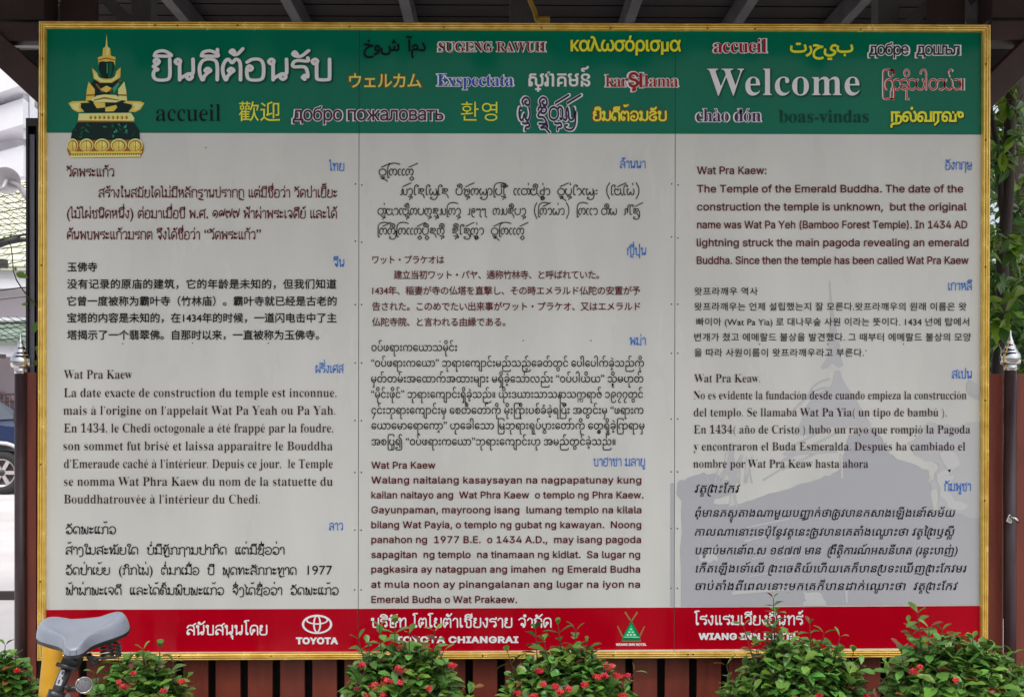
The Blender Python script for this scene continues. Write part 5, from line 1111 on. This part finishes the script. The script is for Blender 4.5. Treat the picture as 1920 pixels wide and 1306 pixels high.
# cars
def car(px, d, label, paint, trim, flip, wheel_at, flare):
    # profile along the length (x forward), heights in metres
    c = W(px, 735, d); ox = c.x; oy = c.y
    t = thing('parked_car', (ox, oy, 0), label, 'car', 'cars parked in the yard')
    Lx = lambda x: ox+x
    prof = [(-3.55, .45), (-3.6, .8), (-3.5, 1.02), (-3.3, 1.62), (-3.0, 1.72), (-1.5, 1.74), (-1.15, 1.66), (-.35, 1.06), (.35, .98), (.72, .90), (.82, .74), (.84, .42), (.44, .40)]
    arch = lambda cx: [(cx+.42*math.cos(a), .33+.42*math.sin(a)) for a in [k*math.pi/10 for k in range(11)]]
    poly = prof + arch(0) + [(-.46, .30), (-2.3, .30)] + arch(-2.72) + [(-3.2, .42)]
    b = MB(); tv, tf = tri(('car', px), [np.array(poly)])
    w2 = .86
    def zz(x, z): return w2-(.16*max(0, z-1.0)/.72)
    for s in (-1, 1):
        b.add([(Lx(v[0]), oy+s*zz(*v), v[1]) for v in tv], [list(f) if s > 0 else list(f)[::-1] for f in tf], 0)
    n = len(poly)
    b.add([(Lx(x), oy-zz(x, z), z) for x, z in poly]+[(Lx(x), oy+zz(x, z), z) for x, z in poly], [[i, (i+1) % n, n+(i+1) % n, n+i] for i in range(n)], 0)
    b.build('body', paint, t)
    for nm, pl in (('side_window', [(-1.22, 1.58), (-.52, 1.1), (-1.32, 1.1), (-1.36, 1.6)]), ('side_window', [(-1.46, 1.6), (-1.42, 1.1), (-2.5, 1.1), (-2.5, 1.62)]), ('side_window', [(-2.6, 1.62), (-2.6, 1.1), (-3.3, 1.12), (-3.14, 1.6)])):
        b = MB(); b.add([(Lx(x), oy-zz(x, z)-.006, z) for x, z in pl], [[0, 1, 2, 3]]); b.build(nm, M_glass, t)
    b = MB(); b.add([(Lx(-1.1), oy-.66, 1.64), (Lx(-1.1), oy+.66, 1.64), (Lx(-.36), oy+.78, 1.085), (Lx(-.36), oy-.78, 1.085)], [[0, 1, 2, 3]]); b.build('windscreen', M_glass, t)
    b = MB(); b.tube([(Lx(.42*1.03*math.cos(a)), oy-w2-.01, .33+.42*1.03*math.sin(a)) for a in [k*math.pi/16 for k in range(17)]], .03, 8); b.tube([(Lx(-2.72+.432*math.cos(a)), oy-w2-.01, .33+.432*math.sin(a)) for a in [k*math.pi/16 for k in range(17)]], .03, 8); b.build('arch_trim', trim, t)
    b = MB(); b.box((Lx(.8), oy, .5), (.14, 1.72, .2), bev=.03); b.box((Lx(-1.4), oy-w2-.006, .62), (1.7, .02, .07)); b.build('bumper', trim, t)
    for s in (-1, 1):
        b = MB(); b.box((Lx(.76), oy+s*.6, .78), (.1, .34, .14), bev=.02); b.build('headlight', mat('headlight_glass', (0.7, 0.72, 0.75), .15), t)
    for cx in (0, -2.72):
        for s in (-1, 1):
            wl = bpy.data.objects.new('wheel', None); COL.objects.link(wl); wl.parent = t; wl.location = (cx, s*.76, .325)
            cc = Vector((Lx(cx), oy+s*.76, .325)); AXy = Matrix.Rotation(math.pi/2 if s < 0 else -math.pi/2, 3, 'X')
            b = MB(); b.lathe([(.20, -.1), (.29, -.1), (.32, -.06), (.325, 0), (.32, .06), (.29, .1), (.205, .1), (.19, .06), (.19, -.1)], cc, 36, axis=AXy); o = b.build('tyre', M_tyre, None, origin=cc); o.parent = wl; o.location = (0, 0, 0)
            b = MB(); b.lathe([(.205, .098), (.195, .085), (.175, .06), (0, .05)], cc, 30, mi=1, axis=AXy)
            for k in range(6):
                a = k*math.pi/3; dr = AXy @ Vector((math.cos(a), math.sin(a), 0)); nx = AXy @ Vector((0, 0, 1)); b.beam(cc+nx*.075, cc+dr*.19+nx*.08, .055, .03, up=nx)
            b.lathe([(.05, .09), (.045, .105), (0, .108)], cc, 16, mi=1, axis=AXy); b.lathe([(.205, .099), (.185, .09), (.18, .075)], cc, 30, axis=AXy)
            o = b.build('rim', [mat('alloy', (0.55, 0.5, 0.5), .3, metal=.7), mat('rim_dark', (0.03, 0.03, 0.03), .5)], None, origin=cc); o.parent = wl; o.location = (0, 0, 0)
    return t
M_glass = mat('car_glass', (0.03, 0.035, 0.04), 0.06, spec=0.8)
M_blue = mat('dark_blue_car_paint', (0.012, 0.025, 0.075), 0.35, coat=0.1, spec=0.3)
M_silver = mat('silver_trim', (0.5, 0.49, 0.5), 0.35, metal=.4)
car(49, 17.2, 'dark blue off-road car with silver wheel arch trim and alloy wheels in the yard', M_blue, M_silver, 0, 0, 1)
o = car(58, 22.5, 'red and white car parked behind the iron railing', mat('red_car_paint', (0.50, 0.05, 0.07), .3, coat=.4), mat('pale_trim', (0.6, 0.58, 0.6), .4), 0, 0, 1)

# ------------------------------------------------------------------ trees on the right
M_bark = mat('bark', (0.030, 0.021, 0.016), 0.85, var=0.45, vscale=9, stretch=(3, 3, .6), bump=0.5, bscale=30)
M_tleaf = mat('tree_leaf', (0.055, 0.140, 0.025), 0.36, island=0.5, trans=0.35)
M_tyoung = mat('bright_tree_leaf', (0.16, 0.30, 0.03), 0.4, island=0.3, trans=0.45)
def tree(label, trunks, boxes, seed, cat='tree', grp='trees behind the right end of the sign', name='leafy_tree'):
    rnd = random.Random(seed)
    base = trunks[0][0][0]
    t = thing(name, (base.x, base.y, 0), label, cat, grp)
    for k, (pts, rads) in enumerate(trunks):
        P = [pts[0]]+[pts[i].lerp(pts[i+1], f) for i in range(len(pts)-1) for f in (.33, .66, 1)]
        P = [p+Vector((rnd.gauss(0, .008), rnd.gauss(0, .008), 0)) if i else p for i, p in enumerate(P)]
        rr_ = [rads[0]+(rads[1]-rads[0])*i/(len(P)-1) for i in range(len(P))]
        b = MB(); b.tube(P, rr_, 12); b.build('trunk' if k == 0 else 'branch', M_bark, t)
    lv, tw = MB(), MB()
    for (c, ext, n, L0, yg) in boxes:
        for i in range(n):
            p = Vector((c.x+rnd.uniform(-1, 1)*ext[0], c.y+rnd.uniform(-1, 1)*ext[1], c.z+rnd.uniform(-1, 1)*ext[2]))
            if math.sin(p.x*5.1+p.z*3.3+seed)+math.sin(p.z*4.7-p.x*2.2+p.y*2) < -.55: continue
            dr = Vector((rnd.gauss(0, .7), rnd.gauss(-.3, .6), rnd.gauss(-.15, .5))).normalized()
            tw.tube([p-dr*L0*.9, p], .0025, 4, cap=False)
            for q in range(4):
                dd = (dr+Vector((rnd.gauss(0, .6), rnd.gauss(0, .6), rnd.gauss(-.2, .4)))).normalized(); L = L0*rnd.uniform(.6, 1.25)
                leaf(lv, p-dr*L0*.2*q, dd, Vector((rnd.gauss(0, .5), rnd.gauss(-.3, .5), 1)), L, L*rnd.uniform(.32, .5), 1 if rnd.random() < yg else 0, rnd.uniform(.1, .4), True)
    lv.build('crown', [M_tleaf, M_tyoung], t); tw.build('twigs', M_bark, t)
    return t
def G(px, d, z=0.0): p = W(px, 735, d); return Vector((p.x, p.y, z))
tree('slim leaning tree with bright young leaves nearest the right frame edge', [([G(1866, 6.2), W(1872, 690, 6.2), W(1884, 400, 6.2), W(1897, 200, 6.2), W(1915, 20, 6.1)], (.042, .026)), ([W(1884, 420, 6.2), W(1868, 300, 6.2), W(1862, 180, 6.1)], (.022, .012))],
     [(W(1885, 440, 5.9), (.16, .15, .10), 10, .11, .9), (W(1875, 590, 5.9), (.1, .12, .08), 6, .12, .7), (W(1905, 250, 6.0), (.12, .2, .25), 26, .10, .45), (W(1870, 500, 6.0), (.06, .15, .2), 12, .09, .4), (W(1895, 640, 5.9), (.1, .12, .1), 12, .09, .35), (W(1905, 250, 6.4), (.3, .3, .4), 50, .10, .25), (W(1880, 250, 6.3), (.05, .1, .14), 5, .15, .9), (W(1930, 420, 6.5), (.3, .3, .5), 60, .1, .12)], 3)
tree('thicker dark trunked tree leaning right behind the slim one', [([G(1880, 7.6), W(1890, 700, 7.6), W(1905, 350, 7.6), W(1932, 40, 7.5)], (.07, .045)), ([W(1845, 575, 7.2), W(1880, 612, 7.0), W(1925, 652, 6.8), W(1990, 655, 6.6)], (.03, .022)), ([W(1895, 610, 7.5), W(1960, 480, 7.4)], (.02, .012))],
     [(W(1895, 450, 6.7), (.18, .25, .75), 300, .085, .38), (W(1890, 640, 7.0), (.2, .2, .25), 80, .09, .15), (W(1900, 480, 8.0), (.5, .5, .9), 240, .12, .08), (W(1890, 220, 8.2), (.5, .5, .5), 110, .13, .12), (W(1960, 620, 7.6), (.5, .5, .5), 130, .11, .1)], 5)
tree('farther tree with a dense dark green crown beyond the other two', [([G(1925, 10), W(1920, 500, 10), W(1900, 200, 10)], (.12, .08))],
     [(W(1905, 640, 10.4), (1.3, .7, 1.1), 420, .17, .08), (W(1900, 380, 11), (1.4, .9, 1.5), 520, .17, .1), (W(1900, 800, 10), (1.3, .7, .8), 320, .16, .05)], 8)
